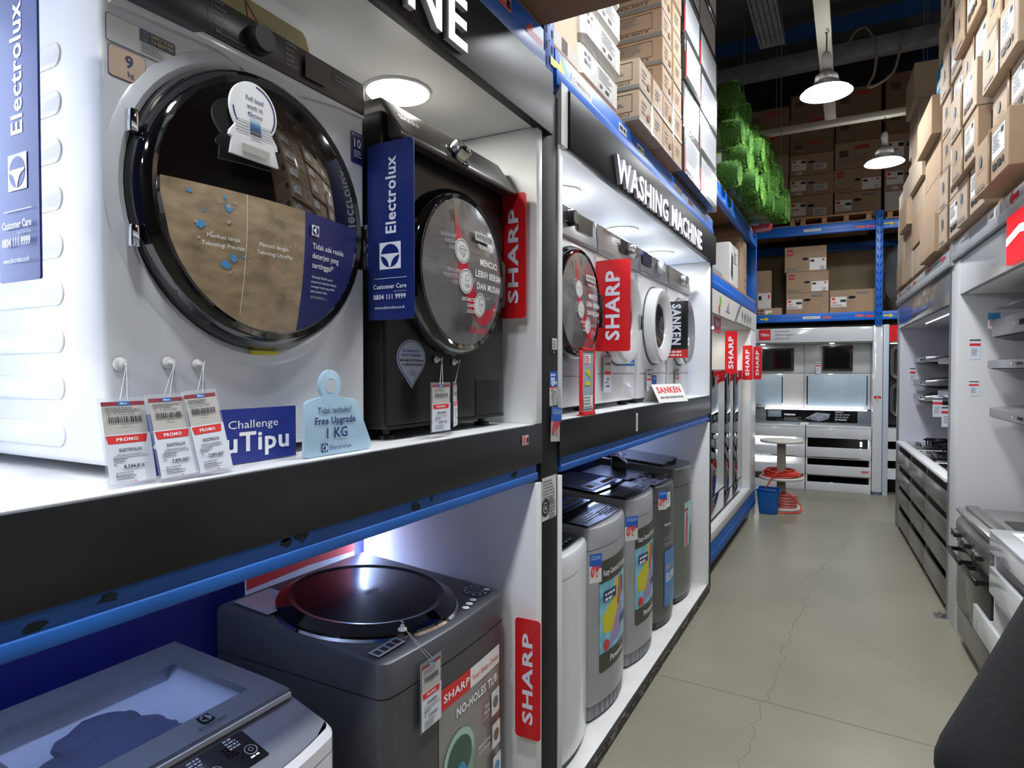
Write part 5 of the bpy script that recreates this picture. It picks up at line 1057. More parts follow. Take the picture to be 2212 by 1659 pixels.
# next unit to the right: sinks
t = thing('sink_display', 'narrow white display of steel sinks with a red header, right of the kitchen display', 'display shelf', (1.1, VB, 0), B=True)
MB().box(.868, .93, VB-.02, VB+.3, 0, 2.21, M('pale_blue_white', '#c3cfe0', .3), .002).part('frame_post', t); MB().box(.93, 1.7, VB+.0, VB+.04, 1.99, 2.2, M('logo_red')).part('header', t); MB().box(.93, 1.7, VB+.2, VB+.24, .9, 1.99, M('dark_sink_board', '#24232b', .4)).part('back_board', t)
for a, b in ((.70, .86), (.45, .60), (.21, .35)): MB().box(.93, 1.7, VB-.005, VB+.012, a, b, GW).part('slat', t)
MB().box(.95, 1.6, VB+.06, VB+.075, 1.965, 1.975, M('led_strip_glow')).part('led_strip', t); MB().box(.93, 1.7, VB+.28, VB+.3, 0, .9, DARK).part('back', t); MB().box(.93, 1.7, VB+.0, VB+.3, .85, .872, GW).part('worktop', t)  # strip light under the header is added to brighten the sinks
def sink(z0, z1, lab, ribs):
    s = thing('steel_sink', lab, 'sink', (1.25, VB+.15, z0), 'steel sinks', B=True); P = rrect(.965, z0, 1.55, z1, .09); m = MB()
    n = len(P); cx, cz = 1.257, (z0+z1)/2; vs = []
    for sc_, dv in ((1, .0), (1, -.02), (.97, -.03), (.86, -.026), (.80, .03), (.0, .035)): vs += [(cx+(a-cx)*sc_, VB+.17+dv, cz+(b-cz)*sc_) for a, b in P]
    m.add(vs, [(k*n+i, k*n+(i+1) % n, (k+1)*n+(i+1) % n, (k+1)*n+i) for k in range(5) for i in range(n)], STEEL); m.part('basin', s)
    if ribs: MB().box(1.06, 1.45, VB+.19, VB+.195, z0+.05, z0+.055, STEEL).part('rib', s)
    for i in range(ribs): MB().cyl((1.06, VB+.175, z0+.10+i*.026), (1.46, VB+.175, z0+.10+i*.026), .008, STEEL, n=8).part('rib', s)
sink(1.50, 1.95, 'upper steel sink bowl hanging on the dark board', 0); sink(1.02, 1.45, 'lower steel sink with a ribbed drainer hanging on the dark board', 9)
# pallet rack above
def beamB(u0, u1, z0, z1, lab, v=VB-.03, mat=BLUE):
    m = MB(); m.box(u0, u1, v, v+.05, z0, z1, mat, .003); m.box(u0, u1, v-.006, v, z0, z0+(z1-z0)*.4, mat, .002); return m.thing('rack_beam', lab, 'rack beam', ((u0+u1)/2, v, z0), 'blue rack beams', B=True)
beamB(-1.4, .765, 2.275, 2.385, 'lower blue rack beam above the kitchen display'); beamB(.85, 2.2, 2.275, 2.385, 'lower blue rack beam right of the slotted upright'); beamB(-1.4, .765, 3.44, 3.57, 'upper blue rack beam under the pallets'); beamB(.85, 2.2, 3.44, 3.56, 'upper blue rack beam right of the slotted upright')
upright(.767, .85, VB-.045, VB+.03, 2.2, 3.68, 'blue slotted rack upright at the end of the aisle', 'y', B=True, dv=.105)
for a, lab in ((-.4, 'rear blue rack beam behind the six cartons'),): beamB(-1.4, 2.2, 3.36, 3.47, lab, VB+.95)
MB().box(-1.5, 2.2, VB+1.06, VB+1.08, 2.385, 3.5, M('stained_board', '#9c8c72', .85, var=(2.5, .25))).thing('back_board', 'stained brown board behind the cartons on the rack', 'board', (.3, VB+1.0, 2.3), B=True)
MB().box(-1.4, 2.2, VB+.02, VB+1.1, 2.366, 2.384, PLY).thing('plywood_deck', 'plywood deck carrying the six logo cartons', 'shelf board', (.4, VB+.5, 2.366), B=True)
MB().box(-1.4, 2.2, VB+.0, VB+.3, 2.205, 2.22, DARK).thing('dust_cover', 'black cover strip over the kitchen display', 'cover', (.4, VB+.1, 2.205), B=True)
def bst(name, lab, cat, u, z, sh_): o = MB().sheet(sh_, (0, 0, 0), BX, eps=.0008).thing(name, lab, cat, (0, 0, 0)); place(o, (u, VB-.0365, z), True); return o
for u, z, mt, d, lab in ((-.62, 2.325, YEL, 1, 'yellow arrow sticker at the left end of the lower back beam'), (.76, 2.325, REDP, -1, 'red arrow sticker beside the upright on the lower back beam'), (.86, 2.325, YEL, 1, 'yellow arrow sticker right of the upright on the lower back beam'), (.76, 3.485, REDP, -1, 'red arrow sticker beside the upright on the upper back beam'), (.86, 3.5, YEL, 1, 'yellow arrow sticker right of the upright on the upper back beam')):
    q = SH(); arrow(q, 0, 0, .115, .06, mt, d); bst('arrow_sticker', lab, 'sticker', u, z, q)
for u, z, s, lab in ((-.08, 2.31, 'C050060102', 'white location label on the lower back beam'), (-.08, 3.48, 'C050060202', 'white location label on the upper back beam')): q = SH(); q.rect(0, 0, .21, .034, PAPER); q.text(s, .105, .009, .016, INK, 'C', fit=.18); bst('location_label', lab, 'label', u, z, q)
for u, z, lab in ((.16, 2.31, 'red printed label right of the code on the lower back beam'), (.54, 2.32, 'red printed label left of the red arrow on the lower back beam'), (.54, 3.475, 'red printed label left of the red arrow on the upper back beam')): q = SH(); q.rect(0, 0, .1, .026, M('salmon_label')); q.micro(.006, .021, .088, 1, .016, REDP, rnd=0); bst('location_label', lab, 'label', u, z, q)
def pr_teka(lay=0, top=False):
    def f(q, w, h):
        if lay == 0: q.rect(w*.06, h*.64, w*.2, h*.9, M('logo_red_print', '#b33a38', .6)); q.text('TEKA', w*.13, h*.73, h*.07, LGREY, 'C', b=.3, fit=w*.1); q.rect(w*.60, h*.05, w*.99, h*.52, PAPER); q.rect(w*.62, h*.37, w*.71, h*.46, INK); q.rect(w*.9, h*.4, w*.95, h*.48, REDP); q.micro(w*.86, h*.2, w*.1, 3, h*.03, GREY); q.micro(w*.05, h*.16, w*.3, 1, h*.1, GREY); q.circ(w*.5, h*.5, w*.07, DARK, 16, ry=h*.05)
        elif lay == 1: q.rect(w*.03, h*.3, w*.38, h*.72, PAPER); q.rect(w*.05, h*.58, w*.12, h*.69, REDP); q.rect(w*.24, h*.5, w*.37, h*.6, INK); q.micro(w*.06, h*.5, w*.15, 1, h*.04, REDP); q.micro(w*.05, h*.4, w*.28, 2, h*.02, GREY); q.circ(w*.5, h*.68, w*.085, DARK, 16, ry=h*.055); q.micro(w*.6, h*.9, w*.3, 1, h*.08, GREY)
        elif lay == 2: q.rect(w*.04, h*.25, w*.38, h*.75, PAPER); q.rect(w*.06, h*.62, w*.13, h*.72, REDP); q.micro(w*.06, h*.52, w*.2, 1, h*.05, REDP); q.rect(w*.26, h*.58, w*.37, h*.7, INK); q.rect(w*.55, h*.2, w*.85, h*.5, PAPERG); q.micro(w*.58, h*.42, w*.22, 2, h*.05, GREY); q.circ(w*.5, h*.6, w*.08, DARK, 16, ry=h*.05); q.rect(w*.15, h*.05, w*.28, h*.16, PAPER); q.text('PRO', w*.215, h*.075, h*.06, REDP, 'C', b=.3)
        else: q.rect(w*.1, h*.45, w*.3, h*.7, M('dark_square_print')); q.micro(w*.1, h*.35, w*.3, 3, h*.04, GREY); q.rect(w*.45, h*.7, w*.75, h*.85, M('logo_red_print')); q.micro(w*.45, h*.5, w*.3, 3, h*.05, GREY)
    return f
def bc(lab, u0, u1, z0, z1, lay, v=VB+.28, dep=.5, mat=KRAFT, rz=0, grp='logo cartons at the end of the aisle'): return carton(lab, u0, u1, v, v+dep, z0, z1, mat, {'-y': pr_teka(lay)}, B=True, group=grp, rz=rz)
bc('logo carton, topmost of three in the middle of the back rack', -.33, .20, 2.995, 3.345, 0, rz=.03); bc('logo carton, middle of three in the middle of the back rack', -.30, .235, 2.702, 2.993, 0); bc('logo carton, bottom of three in the middle of the back rack', -.30, .24, 2.386, 2.70, 1); bc('logo carton beside the upright on the back rack, right of the stack of three', .25, .79, 2.386, 2.715, 1)
bc('tall logo carton tilted at the left on the back rack', -.95, -.50, 2.386, 3.06, 0, VB+.40); carton('crushed small carton with a green sticker at the left on the back rack', -.78, -.36, VB+.10, VB+.36, 2.386, 2.49, KRAFT, {'-y': lambda q, w, h: (q.micro(.03, h*.75, .16, 2, .02, INK, 2), q.rect(.2, .02, .29, .07, PAPER), q.rect(.24, .01, .29, .04, GREEN))}, B=True, rz=.12)
# pallets and cartons on the top level
def pallet(u0, u1, z, lab):
    p = thing('pallet', lab, 'pallet', ((u0+u1)/2, VB+.4, z), 'wooden pallets', B=True); Wd = M('pallet_wood', '#b08c66', .8, var=(4, .15, (1, 6, 1)))
    for a in (z, z+.095): MB().box(u0, u1, VB+.0, VB+1.0, a, a+.018, Wd).part('board', p)
    for i in range(4): c = u0+.02+(u1-u0-.1)*i/3; MB().box(c, c+.06, VB+.02, VB+.98, z+.018, z+.095, Wd).part('block', p)
pallet(-1.2, -.17, 3.571, 'wooden pallet at the left under the top cartons'); pallet(-.14, .74, 3.571, 'wooden pallet in the middle under the top cartons'); pallet(.88, 1.6, 3.571, 'wooden pallet right of the slotted upright under the white carton')
ZP = 3.686
cols = [(-.84, -.28, [.37, .30, .30, .33, .33]), (-.265, .285, [.36, .28, .29, .20, .33, .3]), (.295, .845, [.345, .315, .36, .36, .36]), (.89, 1.45, [.30, .34, .40, .4, .4])]
for c, (a, b, hs) in enumerate(cols):
    z = ZP
    for k, h in enumerate(hs):
        lab = '%s brown carton from the bottom, %s stack from left, top level at aisle end' % (ordn(k), ordn(c))
        mt = KRAFT if k < 3 else KRAFT3
        if c == 3 and k == 0: carton('white carton on the top level right of the slotted upright', a, b, VB+.27, VB+.8, z, z+h-.004, M('white_carton'), B=True)
        else: bc(lab, a+j(.008), b+j(.008), z, z+h-.004, 2 if k < 3 and c != 2 else 3 if k > 2 or c == 3 else (1, 0, 3)[k], VB+.27+j(.01), .55, mt, grp='cartons on the top level at the end of the aisle')
        z += h
for i in range(7):
    for k in range(2): carton('dim brown carton far back under the roof, %s from the left in the %s row' % (ordn(i), ('lower', 'upper')[k]), -2.2+.62*i, -1.62+.62*i, VB+1.3, VB+1.8, 4.3+.72*k, 5.0+.72*k, KRAFT3 if (i+k) % 3 else M('grey_carton', '#6d675e', .8), B=True, group='dim cartons under the roof')  # darker boards put the lack of light back here into the colour
carton('shelf of dim cartons under the far rows', -2.3, 2.2, VB+1.28, VB+1.85, 4.24, 4.299, PLY, B=True, name='plywood_deck', cat='shelf board')['label'] = 'plywood deck under the dim far cartons'
# wrapped goods right of the upright
m = MB(); bm = bmesh.new(); bmesh.ops.create_icosphere(bm, subdivisions=4, radius=1)
for v in bm.verts:
    c = v.co; d = 1+.12*mn.noise(c*2.5)+.05*mn.noise(c*8); v.co = Vector((max(-.4, min(.4, c.x*.5*d)), max(-.25, min(.25, c.y*.3*d)), max(-.45, min(.45, c.z*.55*d))))
m.bm(bm, M('clear_wrap_bundle', '#54585a', .12, coat=.6, bump=(25, .9))); o = m.thing('wrapped_bundle', 'dark bundle in clear plastic wrap right of the slotted upright', 'bundle', (0, 0, 0)); place(o, (1.32, VB+.45, 2.84), True)
# stand, hose, bin
PX_ = (-.705, 8.02); WD = M('whitish_wood', '#cfcbc2', .6, var=(5, .08)); GP = M('grey_post', '#9a9186', .6)
st = thing('reel_stand', 'white round topped stand holding a coil of red hose', 'stand', (PX_[0], PX_[1], 0))
for z, r, nm in ((.775, .235, 'top_disc'), (.345, .245, 'shelf_disc'), (.0, .23, 'base_disc')): MB().lathe([(.0005, 0), (r-.008, 0), (r, .008), (r, .022), (r-.008, .03), (.0005, .03)], (PX_[0], PX_[1], z), (0, 0, 1), WD, 40).part(nm, st)
MB().box(PX_[0]-.045, PX_[0]+.045, PX_[1]-.045, PX_[1]+.045, .03, .345, GP, .004).part('post', st); MB().box(PX_[0]-.045, PX_[0]+.045, PX_[1]-.045, PX_[1]+.045, .375, .775, GP, .004).part('post', st)
HOSE = M('red_hose', '#d9483a', .35); P = []
r_ = random.Random(2)
for i in range(16*15): a = 2*math.pi*i/16; lv = i/16; R0 = .215-.012*(lv % 5)-.012*(lv//5); P.append((PX_[0]+(R0+r_.uniform(-.006, .006))*math.cos(a), PX_[1]+(R0+r_.uniform(-.006, .006))*math.sin(a), .386+.02*(lv//5)*1.0+.012*math.sin(a*1.0+lv)+.010*(lv % 2)))
P += [(PX_[0]+.05, PX_[1]-.17, .46), (PX_[0]-.02, PX_[1]-.23, .44), (PX_[0]-.09, PX_[1]-.26, .36), (PX_[0]-.15, PX_[1]-.25, .24), (PX_[0]-.19, PX_[1]-.22, .12), (PX_[0]-.21, PX_[1]-.2, .04)]
MB().tube(P, .0085, HOSE, 7).thing('hose', 'red hose coiled on the shelf of the white stand', 'hose', (PX_[0], PX_[1], .376))
sp = thing('hose_spool', 'reddish hose spool at the foot of the stand beside the blue bin', 'spool', (PX_[0]+.0, PX_[1], .03))
m = MB(); 
prof = [(.06, .031)]+[(.118+.006*math.sin(i*1.57), .032+.0083*i) for i in range(18)]+[(.06, .182)]
m.lathe(prof, (PX_[0]+.06, PX_[1]-.06, 0), (0, 0, 1), M('pinkish_hose_wrap', '#c06a62', .4, bump=(40, .4)), 32, True, True); m.part('winding', sp)
P = [(PX_[0]+.02, PX_[1]-.06, .20), (PX_[0]+.08, PX_[1]-.12, .195), (PX_[0]+.16, PX_[1]-.16, .15), (PX_[0]+.225, PX_[1]-.17, .06), (PX_[0]+.21, PX_[1]-.22, .012), (PX_[0]+.10, PX_[1]-.30, .01), (PX_[0]-.02, PX_[1]-.32, .01), (PX_[0]-.06, PX_[1]-.27, .03), (PX_[0]+.0, PX_[1]-.24, .11), (PX_[0]-.04, PX_[1]-.2, .17)]
def smooth(P, n=5):
    out = []; Q = [Vector(p) for p in P]; L = len(Q)
    for i in range(L-1):
        a, b, c, d = Q[max(i-1, 0)], Q[i], Q[i+1], Q[min(i+2, L-1)]
        for k in range(n): t_ = k/n; out.append(.5*((2*b)+(c-a)*t_+(2*a-5*b+4*c-d)*t_*t_+(3*b-a-3*c+d)*t_**3))
    return out+[Q[-1]]
MB().tube(smooth(P), .009, HOSE, 8).part('loose_end', sp, 'red loose hose end')
bn = thing('waste_bin', 'blue plastic bin on the floor in front of the hose stand', 'bin', (-.805, 7.665, 0)); BB = M('blue_plastic', '#0f57a6', .3)
def ringb(a, b, z, r=.03): return [(-.805+x, 7.665+y, z) for x, y in rrect(-a, -b, a, b, r)]
m = MB(); n = len(rrect(0, 0, 1, 1, .1)); R4 = [ringb(.09, .075, .002, .02), ringb(.094, .079, .012, .024), ringb(.118, .098, .262), ringb(.112, .092, .262), ringb(.088, .073, .02, .02)]
m.add([p for r in R4 for p in r], [(k*n+i, k*n+(i+1) % n, (k+1)*n+(i+1) % n, (k+1)*n+i) for k in range(4) for i in range(n)]+[tuple(range(n))[::-1], tuple(4*n+i for i in range(n))], BB); m.part('body', bn)
R4 = [ringb(.116, .096, .25), ringb(.128, .108, .262, .034), ringb(.130, .110, .276, .034), ringb(.112, .092, .272)]; m = MB(); m.add([(x, y, z+.008*math.sin(x*40)) for r in R4 for x, y, z in r], [(k*n+i, k*n+(i+1) % n, (k+1)*n+(i+1) % n, (k+1)*n+i) for k in range(3) for i in range(n)], BB); m.part('rim', bn)
# ---------------------------------------------------------------- right rack (frame B, fronts at u = .83 facing the aisle)
U0 = .83; GLAM = M('grey_gloss_laminate', '#8d8b88', .16, .25, coat=.5); GPOST = M('grey_post_laminate', '#77777a', .35, .3); GBEAM = M('grey_rack_paint', '#a4a6a8', .45, var=(5, .08)); LAVW = M('cool_white_laminate', '#cfd0dc', .4); DRW = M('grey_drawer_laminate', '#6f6d6a', .28, .4, var=(30, .05, (1, .1, 1)))
t = thing('hood_display_bay', 'grey fronted kitchen display bay at the far right with cooker hoods above a white worktop', 'display shelf', (1.1, 6.3, 0), B=True)
MB().box(U0, U0+.03, 4.98, 7.56, 2.045, 2.272, GLAM, .002).part('header', t); MB().box(U0+.03, 1.45, 4.9, 7.6, 2.045, 2.06, WHITE).part('canopy', t)
MB().box(U0+.012, 1.45, 7.545, 7.60, 0, 2.27, LAVW, .002).part('side_panel', t); MB().box(1.42, 1.45, 4.95, 7.56, .88, 2.045, LAVW).part('back_panel', t)
MB().box(U0-.01, 1.42, 4.985, 7.54, .868, .893, WHITE, .003).part('worktop', t)
MB().box(U0+.14, U0+.147, 5.6, 6.9, 2.040, 2.045, M('led_strip_dim', '#cfd4ff', es=6)).part('led_strip', t)
vs = [7.54, 6.70, 5.86, 4.985]
for i in range(3):
    a, b = vs[i+1], vs[i]; c = thing('drawer_cabinet', 'grey slatted drawer cabinet under the hood bay worktop, %s from the far end' % ordn(i), 'cabinet', (1.1, (a+b)/2, 0), 'grey slatted cabinets', B=True)
    MB().box(U0+.02, U0+.03, a+.004, b-.004, 0, .055, DARK).part('plinth', c)
    for z0, z1 in ((.055, .205), (.275, .415), (.47, .605), (.665, .80)): MB().box(U0-.0, U0+.016, a+.004, b-.004, z0, z1, DRW, .002).part('slat', c)
    for s in (a+.002, b-.018): MB().box(U0+.016, 1.40, s, s+.016, .0, .866, GPOST).part('side', c)
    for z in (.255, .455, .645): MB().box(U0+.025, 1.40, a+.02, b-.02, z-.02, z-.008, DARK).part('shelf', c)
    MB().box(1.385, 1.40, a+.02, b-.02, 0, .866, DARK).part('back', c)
    for z in (.247, .447, .05): MB().box(U0+.08, 1.2, a+.12, b-.22, z, z+.09, (PLASTB, KRAFT3, GPOST)[int(z*10) % 3], .006).thing('stored_box', 'dark packed item stored in the %s cabinet from the far end, %s' % (ordn(i), {.247: 'middle gap', .447: 'upper gap', .05: 'bottom gap'}[z]), 'packed item', (1.1, (a+b)/2, z), 'items stored in the grey cabinets', B=True)
def gas_hob(v0, v1, lab):
    h = thing('gas_hob', lab, 'hob', (1.1, (v0+v1)/2, .894), 'gas hobs on the worktop', B=True)
    MB().box(U0+.06, 1.36, v0, v1, .894, .902, GLOSSB, .003).part('glass_top', h)
    for v in (v0+.18, v1-.18):
        b = MB().cyl((1.13, v, .902), (1.13, v, .925), .055, PLASTB, n=20); b.lathe([(.03, 0), (.032, .012), (.0005, .014)], (1.13, v, .925), (0, 0, 1), STEEL, 18); b.part('burner', h)
        m = MB()
        for a in range(4): c, s = math.cos(a*math.pi/2+.78), math.sin(a*math.pi/2+.78); m.tube([(1.13+.115*c, v+.115*s, .902), (1.13+.115*c, v+.115*s, .945), (1.13+.035*c, v+.035*s, .948)], .007, PLASTB, 6)
        m.tube([(1.13+.115*math.cos(i*.5236), v+.115*math.sin(i*.5236), .94) for i in range(12)], .006, PLASTB, 6, True); m.part('grate', h)
    for v in (v0+.3, v1-.3): MB().cyl((U0+.12, v, .902), (U0+.12, v, .925), .018, STEEL, n=16).part('knob', h)
gas_hob(6.74, 7.44, 'black gas hob farthest along the white worktop'); gas_hob(5.86, 6.58, 'black gas hob in the middle of the white worktop'); gas_hob(5.02, 5.72, 'black gas hob nearest on the white worktop')
def hood(v0, v1, z, lab, th=.045, c=None, u=.95, tilt=.12, dep=.42):
    h = thing('cooker_hood', lab, 'cooker hood', (u+.2, (v0+v1)/2, z), 'slanted cooker hoods', B=True); ST = c or M('hood_steel', '#a7a9ae', .22, .85)
    a = u; prof = [(a, z), (a, z+th), (a+dep, z+th+.05), (a+dep, z-.01)]
    MB().prism(prof, (0, v0, 0), (1, 0, 0), (0, 0, 1), (0, v1-v0, 0), ST, .003).part('canopy', h); MB().prism([(a+.01, z-.004), (a+.02, z-.0005), (a+dep-.01, z-.0105), (a+dep-.01, z-.03), (a+.1, z-.025)], (0, v0+.01, 0), (1, 0, 0), (0, 0, 1), (0, v1-v0-.02, 0), PLASTB).part('filter', h)
    q = SH(); q.circ((v1-v0)*.5, th*.5, .007, WHITEP, 10); q.rect((v1-v0)*.6, th*.35, (v1-v0)*.7, th*.65, DARK); MB().sheet(q, (a, v1, z), RX, eps=.0007).part('switches', h)
    return h
for i, (z, lab) in enumerate(((1.69, 'top'), (1.475, 'second'), (1.335, 'third'))): hood(6.73, 7.46, z, '%s cooker hood in the far column of the far right bay' % lab)
for i, (z, lab) in enumerate(((1.66, 'top'), (1.405, 'second'))): hood(5.35, 6.13, z, '%s cooker hood in the near column of the far right bay' % lab, dep=.4)
MB().box(U0, U0+.07, 7.60, 7.68, 0, 2.27, GPOST, .003).thing('rack_post_cladding', 'grey clad post at the far end of the right hand bays', 'post', (U0, 7.64, 0), B=True)
p = MB().box(U0-.0, U0+.09, 4.885, 4.978, 0, 2.27, GPOST, .003).thing('rack_post_cladding', 'grey clad post between the two right hand bays', 'post', (U0, 4.93, 0), B=True)
MB().box(U0-.075, U0+.0, 4.86, 4.95, 0, .006, STEEL).cyl((U0-.04, 4.88, .006), (U0-.04, 4.88, .022), .008, STEEL, n=8).cyl((U0-.04, 4.93, .006), (U0-.04, 4.93, .022), .008, STEEL, n=8).thing('foot_plate', 'bolted steel foot plate on the floor at the grey clad post', 'foot plate', (U0-.03, 4.9, 0), B=True)
t = thing('cooker_display_bay', 'white kitchen display bay at the near right with a red sign and cooker hoods', 'display shelf', (1.1, 3.2, 0), B=True)
MB().box(U0, U0+.03, .5, 4.86, 2.07, 2.285, GW, .002).part('header', t); MB().box(U0+.03, 1.45, .5, 4.86, 2.07, 2.085, WHITE).part('canopy', t); MB().box(U0-.005, 1.45, 4.655, 4.875, 0, 2.285, M('soft_white_laminate', '#c9cacb', .4), .002).part('side_panel', t); MB().box(1.42, 1.45, .5, 4.65, 0, 2.07, WHITE).part('back_panel', t)
MB().cyl((1.12, 4.2, 2.0695), (1.12, 4.2, 2.064), .06, M('unlit_lens', '#8e8e8c', .4), n=24).part('downlight', t, 'unlit round downlight')
m = MB().prism(rrect(0, 0, .62, .215, .006), (U0-.004, 3.56, 2.08), (0, -1, 0), (0, 0, 1), (-.02, 0, 0), M('lit_red', '#e02129', .35, es=.7)); q = SH(); q.poly([(.0, .085), (.2, .115), (.42, .09), (.62, .115), (.62, .15), (.42, .128), (.2, .15), (.0, .12)], LETT); m.sheet(q, (U0-.024, 3.56, 2.08), RX); m.part('raised_sign', t, 'glowing red sign with a white band')
for i, (v, z, w_, h, lab) in enumerate(((4.655, 1.675, .055, .13, 'upper price tag on the white side panel of the near right bay'), (4.655, 1.455, .048, .095, 'lower price tag on the white side panel of the near right bay'))): rtag(lab, .88+.0*i, v-.001, z, w_, h)
rtag('price tag on the far side panel of the hood bay', .93, 7.54, 1.47, .045, .18)
for u, v, z, lab in ((.945, 6.32, 1.22, 'left price tag hanging from the near hoods of the far right bay'), (.95, 5.95, 1.165, 'right price tag hanging from the near hoods of the far right bay')): rtag(lab, u, v, z, .07, .17)
q = SH(); q.rect(0, 0, .05, .22, BLUEP); q.text('PROMO', .035, .03, .028, YEL, 'L', b=.2, rot=90, fit=.15); o = MB().sheet(q, (0, 0, 0), BX, eps=.0006).thing('hang_tag', 'blue tilted hang tag with yellow lettering among the far right hoods', 'tag', (0, 0, 0)); place(o, (.985, 5.9, 1.36), True); o.rotation_euler.y = .3
hood(3.6, 4.50, 1.80, 'top cooker hood of the near right bay, with a glass visor and paper inside', .10, M('hood_grey', '#8f9092', .3, .6), .955)
MB().box(.965, 1.33, 3.7, 4.45, 1.955, 1.965, M('hood_visor', '#5c6164', .1, alpha=.6)).thing('glass_visor', 'dark glass visor above the top hood of the near right bay', 'visor', (1.1, 4.1, 1.955), B=True)
hood(3.6, 4.58, 1.62, 'second cooker hood of the near right bay', .045, None, .955); hood(3.6, 4.52, 1.34, 'lowest cooker hood of the near right bay', .05, M('hood_grey'), .955)
q = SH(); q.rect(0, 0, .07, .09, PAPER); q.rect(0, .05, .06, .09, M('sky_blue_print')); q.micro(.01, .045, .05, 3, .006, REDP); o = MB().sheet(q, (0, 0, 0), BX, eps=.0006).thing('leaflet', 'small blue and pink leaflet at the corner of the top hood', 'leaflet', (0, 0, 0)); place(o, (.935, 4.49, 1.85), True)
# freestanding cooker
ck = thing('gas_cooker', 'grey freestanding cooker with black knobs and a dark oven door', 'cooker', (1.1, 4.1, 0), B=True); CG = M('cooker_grey', '#8a8986', .3, .7); a, b = 3.73, 4.50
MB().box(.83, 1.38, a, b, .03, .775, CG, .004).part('body', ck)
for u in (.87, 1.33):
    for v in (a+.05, b-.05): MB().cyl((u, v, 0), (u, v, .032), .02, PLASTB, n=12).part('foot', ck)
MB().prism([(.80, .60), (.795, .715), (.81, .745), (.85, .765), (.85, .60)], (0, a, 0), (1, 0, 0), (0, 0, 1), (0, b-a, 0), CG, .006).part('control_panel', ck); cp = ck.children[-1]
for i in range(6): v = b-.07-.055*(i % 2)-.25*(i//2); MB().lathe([(.024, 0), (.022, .028), (.019, .034), (.0005, .034)], (.797, v, .665), (-1, 0, .05), PLASTB, 20).part('knob', cp)
MB().box(.795, 1.38, a-.002, b+.002, .775, .80, M('cooktop_steel', '#a9aaa7', .25, .8), .010).part('cooktop', ck); ct = ck.children[-1]
for z in (.8015,): MB().box(.95, 1.2, a+.12, a+.42, .80, .806, M('dark_grid', '#3d3b3a', .5)).part('cover_sheet', ct)
MB().box(.84, .90, a+.01, b-.01, .80, .815, CG, .004).part('front_lip', ct)
MB().box(.805, .832, a+.006, b-.006, .235, .592, M('oven_glass', '#333332', .15, spec=.4), .004).part('oven_door', ck); od = ck.children[-1]
for v0, v1 in ((a+.03, a+.33), (a+.40, b-.03)):
    m = MB().box(.745, .760, v0, v1, .545, .575, PLASTB, .004)
    for v in (v0+.01, v1-.02): m.box(.758, .808, v, v+.014, .55, .572, PLASTB)
    m.part('handle', od)
MB().box(.808, .832, a+.006, b-.006, .07, .225, CG, .004).part('bottom_drawer', ck)
# white slatted unit nearest
c = thing('slatted_cabinet', 'white slatted cabinet nearest on the right, beside the grey cooker', 'cabinet', (1.1, 3.2, 0), 'white slatted counter cabinets', B=True)
MB().box(.785, 1.38, 2.7, 3.70, .835, .848, GW, .002).part('worktop', c)
for u, z0, z1, bb in ((.79, .74, .835, 3.70), (.79, .545, .67, 3.70), (.745, .335, .455, 3.78), (.79, .05, .20, 3.70)): MB().box(u, u+.018, 2.7, bb, z0, z1, GW, .002).part('slat', c)
MB().box(.745, 1.0, 3.70, 3.715, .335, .40, GW).part('pulled_drawer_side', c)
for v in (2.7, 3.68): MB().box(.81, 1.38, v, v+.018, 0, .835, WHITE).part('side', c)
for z in (.50, .30): MB().box(.815, 1.36, 2.72, 3.68, z, z+.012, M('pinkish_board', '#d3c6c4', .5)).part('shelf', c)
MB().box(1.36, 1.38, 2.72, 3.68, 0, .835, M('pinkish_board')).part('back', c)
q = SH(); q.rect(0, 0, .22, .12, PAPER); q.micro(.01, .1, .18, 4, .01, GREY, 2); q.rect(.15, .02, .2, .06, REDP); o = MB().sheet(q, (0, 0, 0), ((0, 1, 0), (-1, 0, 0)), eps=.0006).thing('paper_sheet', 'printed paper sheet on the white cabinet beside the cooker', 'paper', (0, 0, 0)); place(o, (.98, 3.42, .849), True)
# beams and cartons
def beamR(v0, v1, z0, z1, lab): m = MB().box(U0-.012, U0+.04, v0, v1, z0, z1, GBEAM, .003); m.box(U0-.02, U0-.012, v0, v1, z0, z0+(z1-z0)*.42, GBEAM, .002); return m.thing('rack_beam', lab, 'rack beam', (U0, (v0+v1)/2, z0), 'grey rack beams', B=True)
beamR(4.88, 7.62, 2.28, 2.395, 'pale grey rack beam with stickers over the far right bay'); beamR(.5, 4.80, 2.295, 2.41, 'pale grey rack beam with stickers over the near right bay')
MB().box(U0-.02, U0+.08, 4.80, 4.88, 2.27, 2.62, GBEAM, .003).thing('rack_upright', 'pale grey rack upright between the right hand beams', 'rack upright', (U0, 4.84, 2.27), B=True)
MB().box(U0, 1.75, .5, 7.6, 2.412, 2.43, PLY).thing('plywood_deck', 'plywood deck under the cartons on the right', 'shelf board', (1.3, 4, 2.412), B=True)
def rst(lab, v, z, q, name='arrow_sticker', cat='sticker'): o = MB().sheet(q, (0, 0, 0), RX, eps=.0008).thing(name, lab, cat, (0, 0, 0)); place(o, (U0-.0135, v, z), True); return o
for v, lab in ((7.3, 'farthest'), (6.35, 'second'), (5.62, 'third'), (5.05, 'nearest')): q = SH(); arrow(q, 0, 0, .14, .05, REDP, -1); rst('red arrow sticker on the far right grey beam, %s' % lab, v, 2.365, q)
for v, lab in ((6.9, 'far'), (5.9, 'middle'), (5.4, 'near')): q = SH(); q.rect(0, 0, .22, .04, PAPERG); q.micro(.01, .032, .2, 1, .022, GREY, rnd=0); rst('pale label on the far right grey beam, %s one' % lab, v, 2.345, q, 'location_label', 'label')
